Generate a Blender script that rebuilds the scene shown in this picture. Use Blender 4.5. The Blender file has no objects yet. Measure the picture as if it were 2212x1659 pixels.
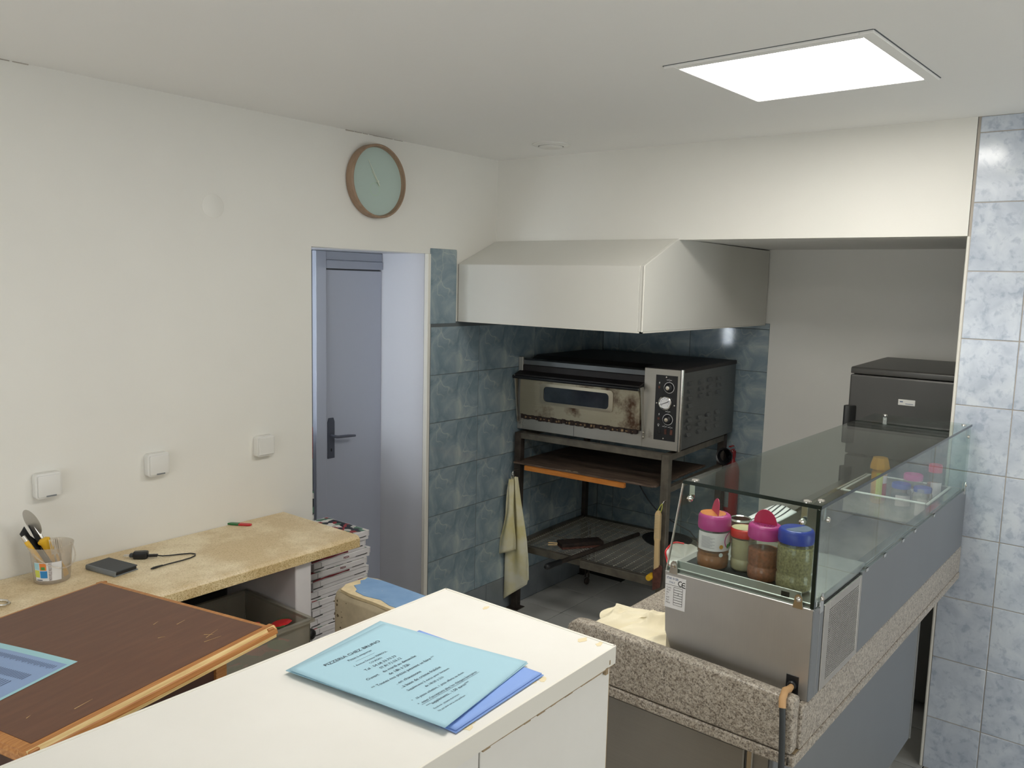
import bpy, bmesh, math, random
from math import pi, sin, cos, radians
from mathutils import Vector, Matrix

# ------------------------------------------------------------------ camera, world, exposure
C = bpy.context.scene.collection
scene = bpy.context.scene
def euler_zxz(a, b, c):
    return Matrix.Rotation(a, 4, 'Z') @ Matrix.Rotation(b, 4, 'X') @ Matrix.Rotation(c, 4, 'Z')
cam_data = bpy.data.cameras.new('camera')
cam = bpy.data.objects.new('camera', cam_data); C.objects.link(cam)
cam.matrix_world = Matrix.Translation((0, 0, 1.9)) @ euler_zxz(radians(-51.71186), radians(82.95981), radians(1.43257))
cam_data.sensor_fit = 'HORIZONTAL'; cam_data.sensor_width = 36.0
cam_data.lens = 36.0 * 1782.0 / 2212.0
cam_data.clip_start = 0.02
scene.camera = cam
scene.view_settings.view_transform = 'Standard'
scene.view_settings.look = 'None'
scene.view_settings.gamma = 1.0
scene.view_settings.use_curve_mapping = False
scene.view_settings.exposure = 0.97
world = bpy.data.worlds.new('world'); scene.world = world
world.use_nodes = True
world.node_tree.nodes['Background'].inputs[0].default_value = (0.55, 0.68, 0.9, 1)
world.node_tree.nodes['Background'].inputs[1].default_value = 1.0
LED_POWER = (10.5, 6.8, 7.0)   # emission of the ceiling LED panels, the third an added fill
DAY_POWER = 1.8          # daylight seen in the shop window behind the camera
SIDE_FILL_POWER = 2.3         # glow of the fill window added on the camera's right
BACK_POWER = 10.5         # daylight in the small corridor window
random.seed(4)

# ------------------------------------------------------------------ helpers
def lin(c):
    c = c / 255.0
    return c / 12.92 if c <= 0.04045 else ((c + 0.055) / 1.055) ** 2.4
def rgb(r, g, b): return (lin(r), lin(g), lin(b), 1.0)

class MB:
    """collects shapes and links them as one mesh"""
    def __init__(s): s.v = []; s.f = []
    def add(s, vs, fs):
        n = len(s.v); s.v += [tuple(v) for v in vs]; s.f += [tuple(i + n for i in f) for f in fs]; return s
    def box(s, x0, x1, y0, y1, z0, z1, m=None):
        vs = [(x, y, z) for x in (x0, x1) for y in (y0, y1) for z in (z0, z1)]
        if m is not None: vs = [m @ Vector(v) for v in vs]
        return s.add(vs, [(0, 1, 3, 2), (4, 6, 7, 5), (0, 4, 5, 1), (2, 3, 7, 6), (0, 2, 6, 4), (1, 5, 7, 3)])
    def prism(s, pts, a, b, axis='z', m=None):
        """polygon pts (2d) extruded from a to b along an axis; 2d order: z->(x,y) y->(x,z) x->(y,z)"""
        def p3(p, h):
            q = {'z': (p[0], p[1], h), 'y': (p[0], h, p[1]), 'x': (h, p[0], p[1])}[axis]
            return m @ Vector(q) if m is not None else q
        n = len(pts)
        vs = [p3(p, a) for p in pts] + [p3(p, b) for p in pts]
        fs = [tuple(range(n))[::-1], tuple(range(n, 2 * n))] + [(i, (i + 1) % n, n + (i + 1) % n, n + i) for i in range(n)]
        return s.add(vs, fs)
    def lathe(s, prof, n=24, m=None, cap0=True, cap1=True):
        vs = []; fs = []
        for r, z in prof:
            for i in range(n):
                p = (r * cos(2 * pi * i / n), r * sin(2 * pi * i / n), z)
                vs.append(m @ Vector(p) if m is not None else p)
        for k in range(len(prof) - 1):
            for i in range(n):
                fs.append((k * n + i, k * n + (i + 1) % n, (k + 1) * n + (i + 1) % n, (k + 1) * n + i))
        if cap0: fs.append(tuple(range(n))[::-1])
        if cap1: fs.append(tuple(range((len(prof) - 1) * n, len(prof) * n)))
        return s.add(vs, fs)
    def tube(s, path, r, n=8, cap=True):
        path = [Vector(p) for p in path]; vs = []; fs = []
        up = Vector((0, 0, 1)); prev = None
        for i, p in enumerate(path):
            t = (path[min(i + 1, len(path) - 1)] - path[max(i - 1, 0)]).normalized()
            if prev is None:
                a = up.cross(t)
                if a.length < 0.1: a = Vector((1, 0, 0)).cross(t)
            else: a = prev - t * prev.dot(t)
            a.normalize(); prev = a; b = t.cross(a)
            rr = r[i] if isinstance(r, (list, tuple)) else r
            for k in range(n):
                q = p + (a * cos(2 * pi * k / n) + b * sin(2 * pi * k / n)) * rr
                vs.append(q)
        for i in range(len(path) - 1):
            for k in range(n):
                fs.append((i * n + k, i * n + (k + 1) % n, (i + 1) * n + (k + 1) % n, (i + 1) * n + k))
        if cap: fs += [tuple(range(n))[::-1], tuple(range((len(path) - 1) * n, len(path) * n))]
        return s.add(vs, fs)
    def sheet(s, fn, nu, nv):
        vs = [fn(i / nu, j / nv) for j in range(nv + 1) for i in range(nu + 1)]
        fs = [(j * (nu + 1) + i, j * (nu + 1) + i + 1, (j + 1) * (nu + 1) + i + 1, (j + 1) * (nu + 1) + i) for j in range(nv) for i in range(nu)]
        return s.add(vs, fs)
    def mesh(s, name, mat, bevel=0, seg=1, smooth=None):
        me = bpy.data.meshes.new(name)
        me.from_pydata(s.v, [], s.f)
        bm = bmesh.new(); bm.from_mesh(me)
        bmesh.ops.recalc_face_normals(bm, faces=bm.faces)
        if bevel:
            es = [e for e in bm.edges if len(e.link_faces) == 2 and e.calc_face_angle(0) > 0.5]
            bmesh.ops.bevel(bm, geom=es, offset=bevel, segments=seg, affect='EDGES', profile=0.6)
        bm.to_mesh(me); bm.free()
        if mat: me.materials.append(mat)
        if smooth:
            me.shade_smooth(); me.set_sharp_from_angle(angle=radians(smooth))
        return me
    def build(s, name, mat, parent=None, bevel=0, seg=1, smooth=None, loc=None, rot=None):
        return link(name, s.mesh(name, mat, bevel, seg, smooth), parent, loc, rot)

def link(name, me, parent=None, loc=None, rot=None):
    o = bpy.data.objects.new(name, me); C.objects.link(o)
    if parent: o.parent = parent
    if loc is not None: o.location = loc
    if rot is not None: o.rotation_euler = rot
    return o
def tag(o, label, cat, group=None):
    o['label'] = label; o['category'] = cat
    if group: o['group'] = group
    return o
def thing(name, label, cat, loc=(0, 0, 0), rz=0.0, group=None):
    o = bpy.data.objects.new(name, None); C.objects.link(o)
    o.empty_display_size = 0.05
    o.location = loc; o.rotation_euler = (0, 0, rz)
    return tag(o, label, cat, group)
def struct(o): o['kind'] = 'structure'; return o
def copy_tree(o, parent=None):
    c = o.copy(); C.objects.link(c)
    if parent: c.parent = parent
    for ch in list(o.children): copy_tree(ch, c)
    return c
def lettering(text, size, mat, parent, matrix, align='CENTER', name='lettering', bold=0.0, width=None):
    cu = bpy.data.curves.new('font_curve', 'FONT'); cu.body = text; cu.size = size
    cu.align_x = align; cu.align_y = 'CENTER'; cu.offset = bold; cu.resolution_u = 2
    tmp = bpy.data.objects.new('font_tmp', cu); C.objects.link(tmp)
    dg = bpy.context.evaluated_depsgraph_get(); dg.update()
    me = bpy.data.meshes.new_from_object(tmp.evaluated_get(dg))
    bpy.data.objects.remove(tmp)
    if width:
        xs = [v.co.x for v in me.vertices]; k = width / max(1e-6, (max(xs) - min(xs)))
        for v in me.vertices: v.co.x *= k
    me.materials.clear(); me.materials.append(mat)
    o = link(name, me, parent); o.matrix_local = matrix
    return o
def basis(origin, ex, ey):
    ex = Vector(ex).normalized(); ey = Vector(ey).normalized(); ez = ex.cross(ey)
    m = Matrix((ex, ey, ez)).transposed().to_4x4(); m.translation = Vector(origin); return m
STUFF = {'printed_lines', 'glue_marks', 'glue_bead', 'burnt_flakes', 'burnt_crust', 'crust_flakes', 'panel_symbols', 'panel_screws', 'gauge_marks', 'table_lines', 'pour_holes', 'small_print', 'grip_ribs', 'scratches', 'flour_marks', 'lid_slot', 'arm_bolts', 'badge_print', 'leaf_print', 'chipped_pits'}   # parts made of specks too small to pick apart
ROTX = Matrix.Rotation(pi / 2, 4, 'X')

# ------------------------------------------------------------------ materials
def nodes(name):
    m = bpy.data.materials.new(name); m.use_nodes = True
    nt = m.node_tree; b = nt.nodes['Principled BSDF']
    return m, nt, b
def N(nt, kind, **kw):
    n = nt.nodes.new(kind)
    for k, v in kw.items(): setattr(n, k, v)
    return n
def coords(nt, scale=(1, 1, 1), space='Object', rand=False):
    tc = N(nt, 'ShaderNodeTexCoord'); mp = N(nt, 'ShaderNodeMapping')
    mp.inputs['Scale'].default_value = scale
    nt.links.new(tc.outputs[space], mp.inputs[0])
    if rand:
        oi = N(nt, 'ShaderNodeObjectInfo'); vm = N(nt, 'ShaderNodeVectorMath', operation='SCALE')
        cb = N(nt, 'ShaderNodeCombineXYZ')
        for k in range(3): nt.links.new(oi.outputs['Random'], cb.inputs[k])
        nt.links.new(cb.outputs[0], vm.inputs[0]); vm.inputs['Scale'].default_value = 37.0
        nt.links.new(vm.outputs[0], mp.inputs['Location'])
    return mp.outputs[0]
def noise(nt, vec, scale, detail=4, rough=0.55, dist=0.0):
    n = N(nt, 'ShaderNodeTexNoise'); n.inputs['Scale'].default_value = scale; n.inputs['Detail'].default_value = detail
    n.inputs['Roughness'].default_value = rough; n.inputs['Distortion'].default_value = dist
    nt.links.new(vec, n.inputs['Vector']); return n.outputs['Fac']
def ramp(nt, fac, stops, interp='LINEAR'):
    r = N(nt, 'ShaderNodeValToRGB'); r.color_ramp.interpolation = interp
    el = r.color_ramp.elements
    while len(el) < len(stops): el.new(0.5)
    for e, (p, c) in zip(el, stops): e.position = p; e.color = c if len(c) == 4 else (*c, 1)
    nt.links.new(fac, r.inputs[0]); return r.outputs[0]
def mixc(nt, fac, a, b, mode='MIX'):
    m = N(nt, 'ShaderNodeMix', data_type='RGBA', blend_type=mode)
    for sock, val in ((m.inputs[0], fac), (m.inputs[6], a), (m.inputs[7], b)):
        if isinstance(val, (float, int)): sock.default_value = val
        elif isinstance(val, tuple): sock.default_value = val
        else: nt.links.new(val, sock)
    return m.outputs[2]
def bump(nt, b, fac, strength=0.2, dist=0.002):
    n = N(nt, 'ShaderNodeBump'); n.inputs['Strength'].default_value = strength; n.inputs['Distance'].default_value = dist
    nt.links.new(fac, n.inputs['Height']); nt.links.new(n.outputs[0], b.inputs['Normal'])
def plain(name, col, rough=0.5, metal=0.0, var=0.0, vscale=8.0, bmp=0.0, bscale=60.0, spec=0.5, coat=0.0):
    m, nt, b = nodes(name)
    b.inputs['Base Color'].default_value = col; b.inputs['Roughness'].default_value = rough
    b.inputs['Metallic'].default_value = metal; b.inputs['Specular IOR Level'].default_value = spec
    b.inputs['Coat Weight'].default_value = coat
    vec = coords(nt)
    if var:
        f = noise(nt, vec, vscale)
        d = tuple(max(0, c * (1 - var)) for c in col[:3]) + (1,); l = tuple(min(1, c * (1 + var)) for c in col[:3]) + (1,)
        nt.links.new(ramp(nt, f, [(0.3, d), (0.7, l)]), b.inputs['Base Color'])
    if bmp: bump(nt, b, noise(nt, vec, bscale), bmp)
    return m
def emitter(name, col, power):
    m = bpy.data.materials.new(name); m.use_nodes = True; nt = m.node_tree
    nt.nodes.remove(nt.nodes['Principled BSDF'])
    e = N(nt, 'ShaderNodeEmission'); e.inputs[0].default_value = col; e.inputs[1].default_value = power
    nt.links.new(e.outputs[0], nt.nodes['Material Output'].inputs[0]); return m
def clear(name, tint, refl_rough=0.02, haze=0.0, haze_col=(0.8, 0.8, 0.8, 1), ior=1.45):
    """thin transparent glass or plastic: lets light through, mirrors at grazing angles"""
    m = bpy.data.materials.new(name); m.use_nodes = True; nt = m.node_tree
    nt.nodes.remove(nt.nodes['Principled BSDF'])
    tr = N(nt, 'ShaderNodeBsdfTransparent'); tr.inputs[0].default_value = tint
    gl = N(nt, 'ShaderNodeBsdfGlossy'); gl.inputs['Roughness'].default_value = refl_rough
    fr = N(nt, 'ShaderNodeFresnel'); ge = N(nt, 'ShaderNodeNewGeometry'); mr = N(nt, 'ShaderNodeMapRange')
    mr.inputs[3].default_value = ior; mr.inputs[4].default_value = 1.0 / ior   # same mirror strength on both sides of the pane
    nt.links.new(ge.outputs['Backfacing'], mr.inputs[0]); nt.links.new(mr.outputs[0], fr.inputs['IOR'])
    mx = N(nt, 'ShaderNodeMixShader'); nt.links.new(fr.outputs[0], mx.inputs[0])
    src = tr.outputs[0]
    if haze:
        df = N(nt, 'ShaderNodeBsdfDiffuse'); df.inputs[0].default_value = haze_col
        m2 = N(nt, 'ShaderNodeMixShader'); m2.inputs[0].default_value = haze
        nt.links.new(src, m2.inputs[1]); nt.links.new(df.outputs[0], m2.inputs[2]); src = m2.outputs[0]
    nt.links.new(src, mx.inputs[1]); nt.links.new(gl.outputs[0], mx.inputs[2])
    nt.links.new(mx.outputs[0], nt.nodes['Material Output'].inputs[0]); return m

M = {}
M['wall'] = plain('wall_paint', (0.80, 0.785, 0.73, 1), 0.55, var=0.02, vscale=2, bmp=0.12, bscale=180)
M['ceiling'] = plain('ceiling_paint', (0.86, 0.85, 0.82, 1), 0.8, bmp=0.08, bscale=150)
M['hood'] = plain('hood_paint', (0.72, 0.71, 0.655, 1), 0.32, var=0.015, vscale=3)
M['lilac'] = plain('lilac_paint', (0.36, 0.385, 0.46, 1), 0.4, bmp=0.03, bscale=120)
M['lilac_reveal'] = plain('pale_lilac_paint', (0.56, 0.565, 0.60, 1), 0.5, bmp=0.05, bscale=90)
M['trim'] = plain('trim_paint', (0.75, 0.73, 0.66, 1), 0.45)
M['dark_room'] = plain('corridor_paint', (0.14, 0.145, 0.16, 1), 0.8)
M['grout'] = plain('tile_grout', rgb(176, 168, 158), 0.9, bmp=0.1)
M['grout_dark'] = plain('slate_grout', rgb(92, 98, 100), 0.9, bmp=0.1)
M['floor_plain'] = plain('light_floor', rgb(186, 180, 170), 0.4, var=0.05, vscale=3)
M['grout_floor'] = plain('floor_grout', rgb(45, 46, 46), 0.9)

def mat_blue_tile():
    m, nt, b = nodes('blue_marbled_tile')
    vec = coords(nt, (1, 1, 1), rand=True)
    f1 = noise(nt, vec, 9, 6, 0.6, 0.6); f2 = noise(nt, vec, 32, 4, 0.6, 0.4)
    c1 = ramp(nt, f1, [(0.34, rgb(180, 189, 202)), (0.5, rgb(196, 204, 215)), (0.66, rgb(208, 215, 223))])
    c2 = ramp(nt, f2, [(0.34, rgb(190, 198, 212)), (0.48, rgb(255, 255, 255))])
    nt.links.new(mixc(nt, 0.5, c1, c2, 'MULTIPLY'), b.inputs['Base Color'])
    b.inputs['Roughness'].default_value = 0.13; b.inputs['Specular IOR Level'].default_value = 0.45
    bump(nt, b, noise(nt, vec, 5, 2), 0.12, 0.004)
    return m
M['blue_tile'] = mat_blue_tile()
def mat_slate(name, k=1.0):
    m, nt, b = nodes(name)
    vec = coords(nt, (1, 1, 1))
    f1 = noise(nt, vec, 7, 6, 0.6, 0.8); f2 = noise(nt, vec, 14, 5, 0.6, 1.2)
    base = ramp(nt, f1, [(0.30, rgb(106, 126, 136)), (0.50, rgb(136, 152, 160)), (0.64, rgb(156, 169, 172)), (0.76, rgb(184, 190, 184))])
    vo = N(nt, 'ShaderNodeTexVoronoi', feature='DISTANCE_TO_EDGE'); vo.inputs['Scale'].default_value = 4.2
    vmix = N(nt, 'ShaderNodeVectorMath', operation='ADD')
    n3 = N(nt, 'ShaderNodeTexNoise'); n3.inputs['Scale'].default_value = 6; nt.links.new(vec, n3.inputs['Vector'])
    sc = N(nt, 'ShaderNodeVectorMath', operation='SCALE'); sc.inputs['Scale'].default_value = 0.35
    nt.links.new(n3.outputs['Color'], sc.inputs[0]); nt.links.new(vec, vmix.inputs[0]); nt.links.new(sc.outputs[0], vmix.inputs[1])
    nt.links.new(vmix.outputs[0], vo.inputs['Vector'])
    vein = ramp(nt, vo.outputs['Distance'], [(0.0, (1, 1, 1, 1)), (0.022, (0, 0, 0, 1))])
    gate = ramp(nt, noise(nt, vec, 3.1, 2), [(0.45, (0, 0, 0, 1)), (0.6, (0.6, 0.6, 0.6, 1))])
    mask = mixc(nt, 1.0, vein, gate, 'MULTIPLY')
    col = mixc(nt, mask, base, rgb(196, 200, 194))
    nt.links.new(col, b.inputs['Base Color'])
    b.inputs['Roughness'].default_value = 0.07; b.inputs['Specular IOR Level'].default_value = 0.42
    bump(nt, b, f2, 0.015, 0.001)
    return m
M['slate'] = mat_slate('slate_blue_tile')
M['plinth'] = plain('plinth_tile', rgb(118, 124, 128), 0.35, var=0.12, vscale=10)
M['floor_tile'] = plain('grey_floor_tile', rgb(186, 186, 182), 0.42, var=0.08, vscale=6, bmp=0.1, bscale=40)

def mat_granite():
    m, nt, b = nodes('speckled_granite')
    vec = coords(nt)
    v1 = N(nt, 'ShaderNodeTexVoronoi'); v1.inputs['Scale'].default_value = 330; nt.links.new(vec, v1.inputs['Vector'])
    v2 = N(nt, 'ShaderNodeTexVoronoi'); v2.inputs['Scale'].default_value = 170; nt.links.new(vec, v2.inputs['Vector'])
    sep = N(nt, 'ShaderNodeSeparateColor'); nt.links.new(v1.outputs['Color'], sep.inputs[0])
    sep2 = N(nt, 'ShaderNodeSeparateColor'); nt.links.new(v2.outputs['Color'], sep2.inputs[0])
    c1 = ramp(nt, sep.outputs[0], [(0.0, rgb(70, 62, 56)), (0.22, rgb(128, 118, 106)), (0.42, rgb(164, 155, 141)), (0.78, rgb(186, 178, 165))], 'CONSTANT')
    c2 = ramp(nt, sep2.outputs[1], [(0.0, rgb(132, 122, 110)), (0.3, rgb(172, 164, 151)), (0.75, rgb(200, 193, 181))], 'CONSTANT')
    nt.links.new(mixc(nt, 0.42, c1, c2), b.inputs['Base Color'])
    b.inputs['Roughness'].default_value = 0.35
    return m
M['granite'] = mat_granite()
def mat_steel(name, col, rough, stretch=(1, 1, 60), amt=0.12, dirt=None):
    m, nt, b = nodes(name)
    vec = coords(nt, stretch)
    f = noise(nt, vec, 6, 4); f2 = noise(nt, coords(nt), 3.0, 4)
    b.inputs['Metallic'].default_value = 1.0
    mr = N(nt, 'ShaderNodeMapRange'); nt.links.new(f, mr.inputs[0])
    mr.inputs[3].default_value = rough - amt; mr.inputs[4].default_value = rough + amt
    nt.links.new(mr.outputs[0], b.inputs['Roughness'])
    d = tuple(c * 0.86 for c in col[:3]) + (1,)
    c = ramp(nt, f2, [(0.35, d), (0.65, col)])
    if dirt:
        g = ramp(nt, noise(nt, coords(nt), dirt[1], 6, 0.65), [(dirt[2], (0, 0, 0, 1)), (dirt[2] + 0.16, (1, 1, 1, 1))])
        c = mixc(nt, g, c, dirt[0])
        nt.links.new(ramp(nt, g, [(0, (1, 1, 1, 1)), (1, (0.25, 0.25, 0.25, 1))]), b.inputs['Metallic'])
    nt.links.new(c, b.inputs['Base Color'])
    return m
M['steel'] = mat_steel('brushed_steel', (0.60, 0.585, 0.555, 1), 0.42)
M['steel_h'] = mat_steel('brushed_steel_side', (0.56, 0.55, 0.53, 1), 0.44, (1, 60, 1))
M['steel_dull'] = mat_steel('dull_brushed_steel', (0.36, 0.345, 0.315, 1), 0.48)
M['chrome'] = plain('polished_metal', (0.72, 0.70, 0.66, 1), 0.18, 1.0)
M['blue_grey'] = plain('blue_grey_sheet', rgb(120, 124, 128), 0.42, 0.25, var=0.04, vscale=3)
M['oven_face'] = mat_steel('worn_oven_steel', (0.52, 0.50, 0.45, 1), 0.45, (1, 1, 30), dirt=(rgb(70, 50, 30), 5.0, 0.62))
M['oven_door'] = mat_steel('burnt_oven_door', (0.46, 0.41, 0.30, 1), 0.5, (1, 1, 20), dirt=(rgb(74, 48, 26), 6.0, 0.50))
M['window_trim'] = mat_steel('smoked_window_trim', (0.46, 0.41, 0.31, 1), 0.4)
M['oven_top'] = plain('scorched_oven_top', rgb(30, 25, 25), 0.55, 0.0, var=0.35, vscale=7)
M['oven_side'] = mat_steel('oven_side_sheet', (0.19, 0.20, 0.205, 1), 0.48)
M['burnt'] = plain('burnt_crust', rgb(40, 28, 22), 0.8, var=0.6, vscale=40, bmp=0.6, bscale=90)
M['flake'] = plain('flaking_crust', rgb(134, 110, 80), 0.8, var=0.5, vscale=60)
M['black'] = plain('black_plastic', rgb(24, 25, 28), 0.38)
M['black_soft'] = plain('black_rubber', rgb(28, 29, 31), 0.6)
M['charcoal'] = plain('charcoal_leather', rgb(62, 66, 70), 0.55, bmp=0.15, bscale=300)
M['grey_cloth'] = plain('grey_binding', rgb(120, 124, 126), 0.7)
M['gunmetal'] = plain('gunmetal_handle', rgb(92, 96, 108), 0.35, 0.5)
M['white_plastic'] = plain('white_plastic', (0.75, 0.74, 0.70, 1), 0.35)
M['white_print'] = plain('white_print', (0.8, 0.8, 0.8, 1), 0.5)
M['ink'] = plain('printed_ink', rgb(38, 44, 60), 0.6)
M['ink_grey'] = plain('faded_ink', rgb(92, 108, 138), 0.6)
M['ink_black'] = plain('black_ink', rgb(15, 15, 18), 0.6)
M['rail'] = plain('greasy_steel_rail', rgb(112, 106, 95), 0.42, 0.55, var=0.3, vscale=14, bmp=0.1)
M['rail_dark'] = plain('rusty_steel_leg', rgb(66, 58, 52), 0.55, 0.4, var=0.4, vscale=16, bmp=0.2)
M['wire'] = plain('shelf_wire', rgb(190, 188, 178), 0.35, 0.6)
M['glass'] = clear('showcase_glass', (0.90, 0.95, 0.93, 1))
M['glass_edge'] = plain('dark_green_glass_edge', rgb(16, 30, 27), 0.15)
M['plastic_clear'] = clear('clear_plastic', (0.92, 0.90, 0.86, 1), 0.12, 0.07, (0.75, 0.72, 0.66, 1))
M['tub_plastic'] = clear('milky_tub_plastic', (0.95, 0.93, 0.90, 1), 0.15, 0.20, (0.76, 0.71, 0.64, 1))
M['crate_plastic'] = clear('smoky_crate_plastic', (0.80, 0.78, 0.72, 1), 0.2, 0.36, (0.46, 0.44, 0.38, 1))
M['oven_glass'] = plain('oven_window_glass', rgb(44, 52, 60), 0.12, var=0.4, vscale=9, coat=0.4)
M['paper_white'] = plain('white_paper', (0.72, 0.72, 0.72, 1), 0.6)
M['flyer'] = plain('light_blue_paper', rgb(160, 197, 212), 0.65)
M['flyer_deep'] = plain('periwinkle_paper', rgb(128, 160, 222), 0.65)
M['flyer_pale'] = plain('pale_aqua_paper', rgb(160, 205, 214), 0.6)
M['flyer_lilac'] = plain('lilac_printed_area', rgb(140, 165, 205), 0.55)
def mat_counter(name='white_laminate'):
    m, nt, b = nodes(name)
    vec = coords(nt)
    f = noise(nt, vec, 3, 5, 0.6)
    base = ramp(nt, f, [(0.3, (0.72, 0.705, 0.66, 1)), (0.7, (0.78, 0.77, 0.73, 1))])
    st = ramp(nt, noise(nt, vec, 5.5, 6, 0.6), [(0.70, (0, 0, 0, 1)), (0.74, (0.5, 0.5, 0.5, 1))])
    nt.links.new(mixc(nt, st, base, rgb(188, 170, 134)), b.inputs['Base Color'])
    b.inputs['Roughness'].default_value = 0.38
    return m
M['laminate'] = mat_counter()
M['stain'] = plain('old_glue', rgb(150, 130, 100), 0.7, var=0.3, vscale=60)
M['chipboard'] = plain('raw_chipboard', rgb(160, 135, 95), 0.8, var=0.2, vscale=80)
def mat_worktop(name, cols, rough):
    m, nt, b = nodes(name)
    vec = coords(nt)
    f = noise(nt, vec, 220, 3, 0.6); g = noise(nt, vec, 5, 5, 0.6)
    c = ramp(nt, f, [(0.33, cols[0]), (0.45, cols[1]), (0.62, cols[2])])
    d = ramp(nt, g, [(0.42, rgb(222, 210, 190)), (0.62, (1, 1, 1, 1))])
    nt.links.new(mixc(nt, 0.8, c, d, 'MULTIPLY'), b.inputs['Base Color']); b.inputs['Roughness'].default_value = rough
    return m
M['worktop'] = mat_worktop('beige_speckled_worktop', [rgb(206, 190, 152), rgb(232, 215, 180), rgb(240, 226, 196)], 0.42)
M['worktop_edge'] = mat_worktop('worn_worktop_edge', [rgb(166, 142, 98), rgb(222, 200, 150), rgb(240, 224, 184)], 0.6)
def mat_wood(name, a, b_, c, rough, stretch=(2, 30, 30), scale=3.0):
    m, nt, b = nodes(name)
    f = noise(nt, coords(nt, stretch), scale, 5, 0.6, 0.4)
    nt.links.new(ramp(nt, f, [(0.3, a), (0.5, b_), (0.72, c)]), b.inputs['Base Color']); b.inputs['Roughness'].default_value = rough
    return m
M['table_brown'] = mat_wood('brown_laminate', rgb(93, 57, 40), rgb(98, 62, 43), rgb(107, 69, 49), 0.42, (3, 22, 22), 2.5)
M['table_dark'] = mat_wood('dark_brown_panel', rgb(66, 40, 32), rgb(74, 46, 36), rgb(84, 54, 43), 0.45, (3, 22, 22), 2.5)
M['ply_orange'] = mat_wood('orange_plywood', rgb(150, 94, 44), rgb(176, 118, 62), rgb(196, 142, 84), 0.5, (2, 40, 60), 4)
M['ply_pale'] = mat_wood('pale_ply_layer', rgb(190, 156, 98), rgb(212, 182, 124), rgb(226, 202, 150), 0.6, (2, 40, 60), 4)
M['board_brown'] = mat_wood('old_brown_board', rgb(62, 50, 42), rgb(90, 74, 62), rgb(116, 98, 84), 0.6, (22, 3, 22), 3)
M['board_orange'] = mat_wood('orange_batten', rgb(168, 96, 34), rgb(196, 120, 46), rgb(206, 138, 66), 0.5, (40, 3, 40), 3)
M['rim_wood'] = mat_wood('pale_wood_rim', rgb(142, 116, 94), rgb(154, 128, 105), rgb(166, 140, 116), 0.5, (20, 20, 2), 3)
M['clock_face'] = plain('mint_dial', rgb(180, 198, 190), 0.5)
M['clock_hand'] = plain('cream_hand', rgb(214, 220, 204), 0.4)
M['gold_disc'] = plain('faint_gold_disc', rgb(178, 202, 180), 0.5)
def mat_cloth(name, a, b_, scale=8):
    m, nt, b = nodes(name)
    vec = coords(nt)
    nt.links.new(ramp(nt, noise(nt, vec, scale, 3), [(0.38, a), (0.62, b_)]), b.inputs['Base Color'])
    b.inputs['Roughness'].default_value = 0.9; b.inputs['Specular IOR Level'].default_value = 0.2
    bump(nt, b, noise(nt, vec, 500, 2), 0.25, 0.001)
    return m
M['towel'] = mat_cloth('yellowed_cotton', rgb(226, 222, 200), rgb(216, 206, 150), 7)
M['cloth'] = mat_cloth('cream_cotton', rgb(232, 224, 198), rgb(224, 214, 184), 6)
M['carton'] = plain('white_carton', (0.70, 0.68, 0.69, 1), 0.6, var=0.03, vscale=20)
def mat_print():
    m, nt, b = nodes('pizza_box_print')
    vec = coords(nt)
    v1 = N(nt, 'ShaderNodeTexVoronoi'); v1.inputs['Scale'].default_value = 40; nt.links.new(vec, v1.inputs['Vector'])
    sep = N(nt, 'ShaderNodeSeparateColor'); nt.links.new(v1.outputs['Color'], sep.inputs[0])
    c = ramp(nt, sep.outputs[0], [(0, rgb(40, 44, 52)), (0.3, rgb(196, 196, 190)), (0.55, rgb(150, 50, 58)), (0.68, rgb(90, 128, 110)), (0.8, rgb(222, 220, 214))], 'CONSTANT')
    nt.links.new(c, b.inputs['Base Color']); b.inputs['Roughness'].default_value = 0.5
    return m
M['box_print'] = mat_print()
M['red_print'] = plain('dark_red_print', rgb(120, 34, 44), 0.6, var=0.5, vscale=60)
M['block_plaster'] = plain('chipped_plaster', rgb(196, 182, 154), 0.85, var=0.16, vscale=14, bmp=0.6, bscale=30)
def mat_peel():
    m, nt, b = nodes('peeling_blue_paint')
    f = noise(nt, coords(nt), 14, 5, 0.6)
    nt.links.new(ramp(nt, f, [(0.0, rgb(104, 146, 196)), (0.64, rgb(136, 172, 212)), (0.68, rgb(232, 226, 210))]), b.inputs['Base Color'])
    b.inputs['Roughness'].default_value = 0.5; return m
M['peel_blue'] = mat_peel()
M['cream'] = plain('cream_undercoat', rgb(228, 208, 168), 0.7, var=0.1, vscale=30, bmp=0.3)
M['fridge'] = plain('dark_grey_fridge', rgb(74, 73, 70), 0.38, 0.2, var=0.05, vscale=4)
M['fridge_dark'] = plain('fridge_handle', rgb(46, 47, 47), 0.45)
M['yellow'] = plain('yellow_plastic', rgb(226, 178, 44), 0.4)
M['pink'] = plain('magenta_plastic', rgb(192, 56, 136), 0.35)
M['pink_flap'] = plain('crimson_flap', rgb(196, 42, 88), 0.35)
M['red'] = plain('red_plastic', rgb(204, 44, 38), 0.38)
M['red_dark'] = plain('red_enamel', rgb(150, 34, 40), 0.35)
M['blue'] = plain('royal_blue_plastic', rgb(44, 64, 160), 0.35)
M['flap_grey'] = plain('clear_grey_flap', rgb(120, 128, 156), 0.3)
M['amber'] = plain('amber_plastic', rgb(206, 150, 50), 0.4)
M['spice_brown'] = plain('ground_spice', rgb(166, 100, 48), 0.9, var=0.14, vscale=60, bmp=0.3, bscale=200)
M['spice_red'] = plain('chilli_flakes', rgb(158, 86, 52), 0.9, var=0.3, vscale=120, bmp=0.5, bscale=200)
M['spice_pale'] = plain('pale_powder', rgb(196, 182, 146), 0.9, var=0.08, vscale=30)
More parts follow.
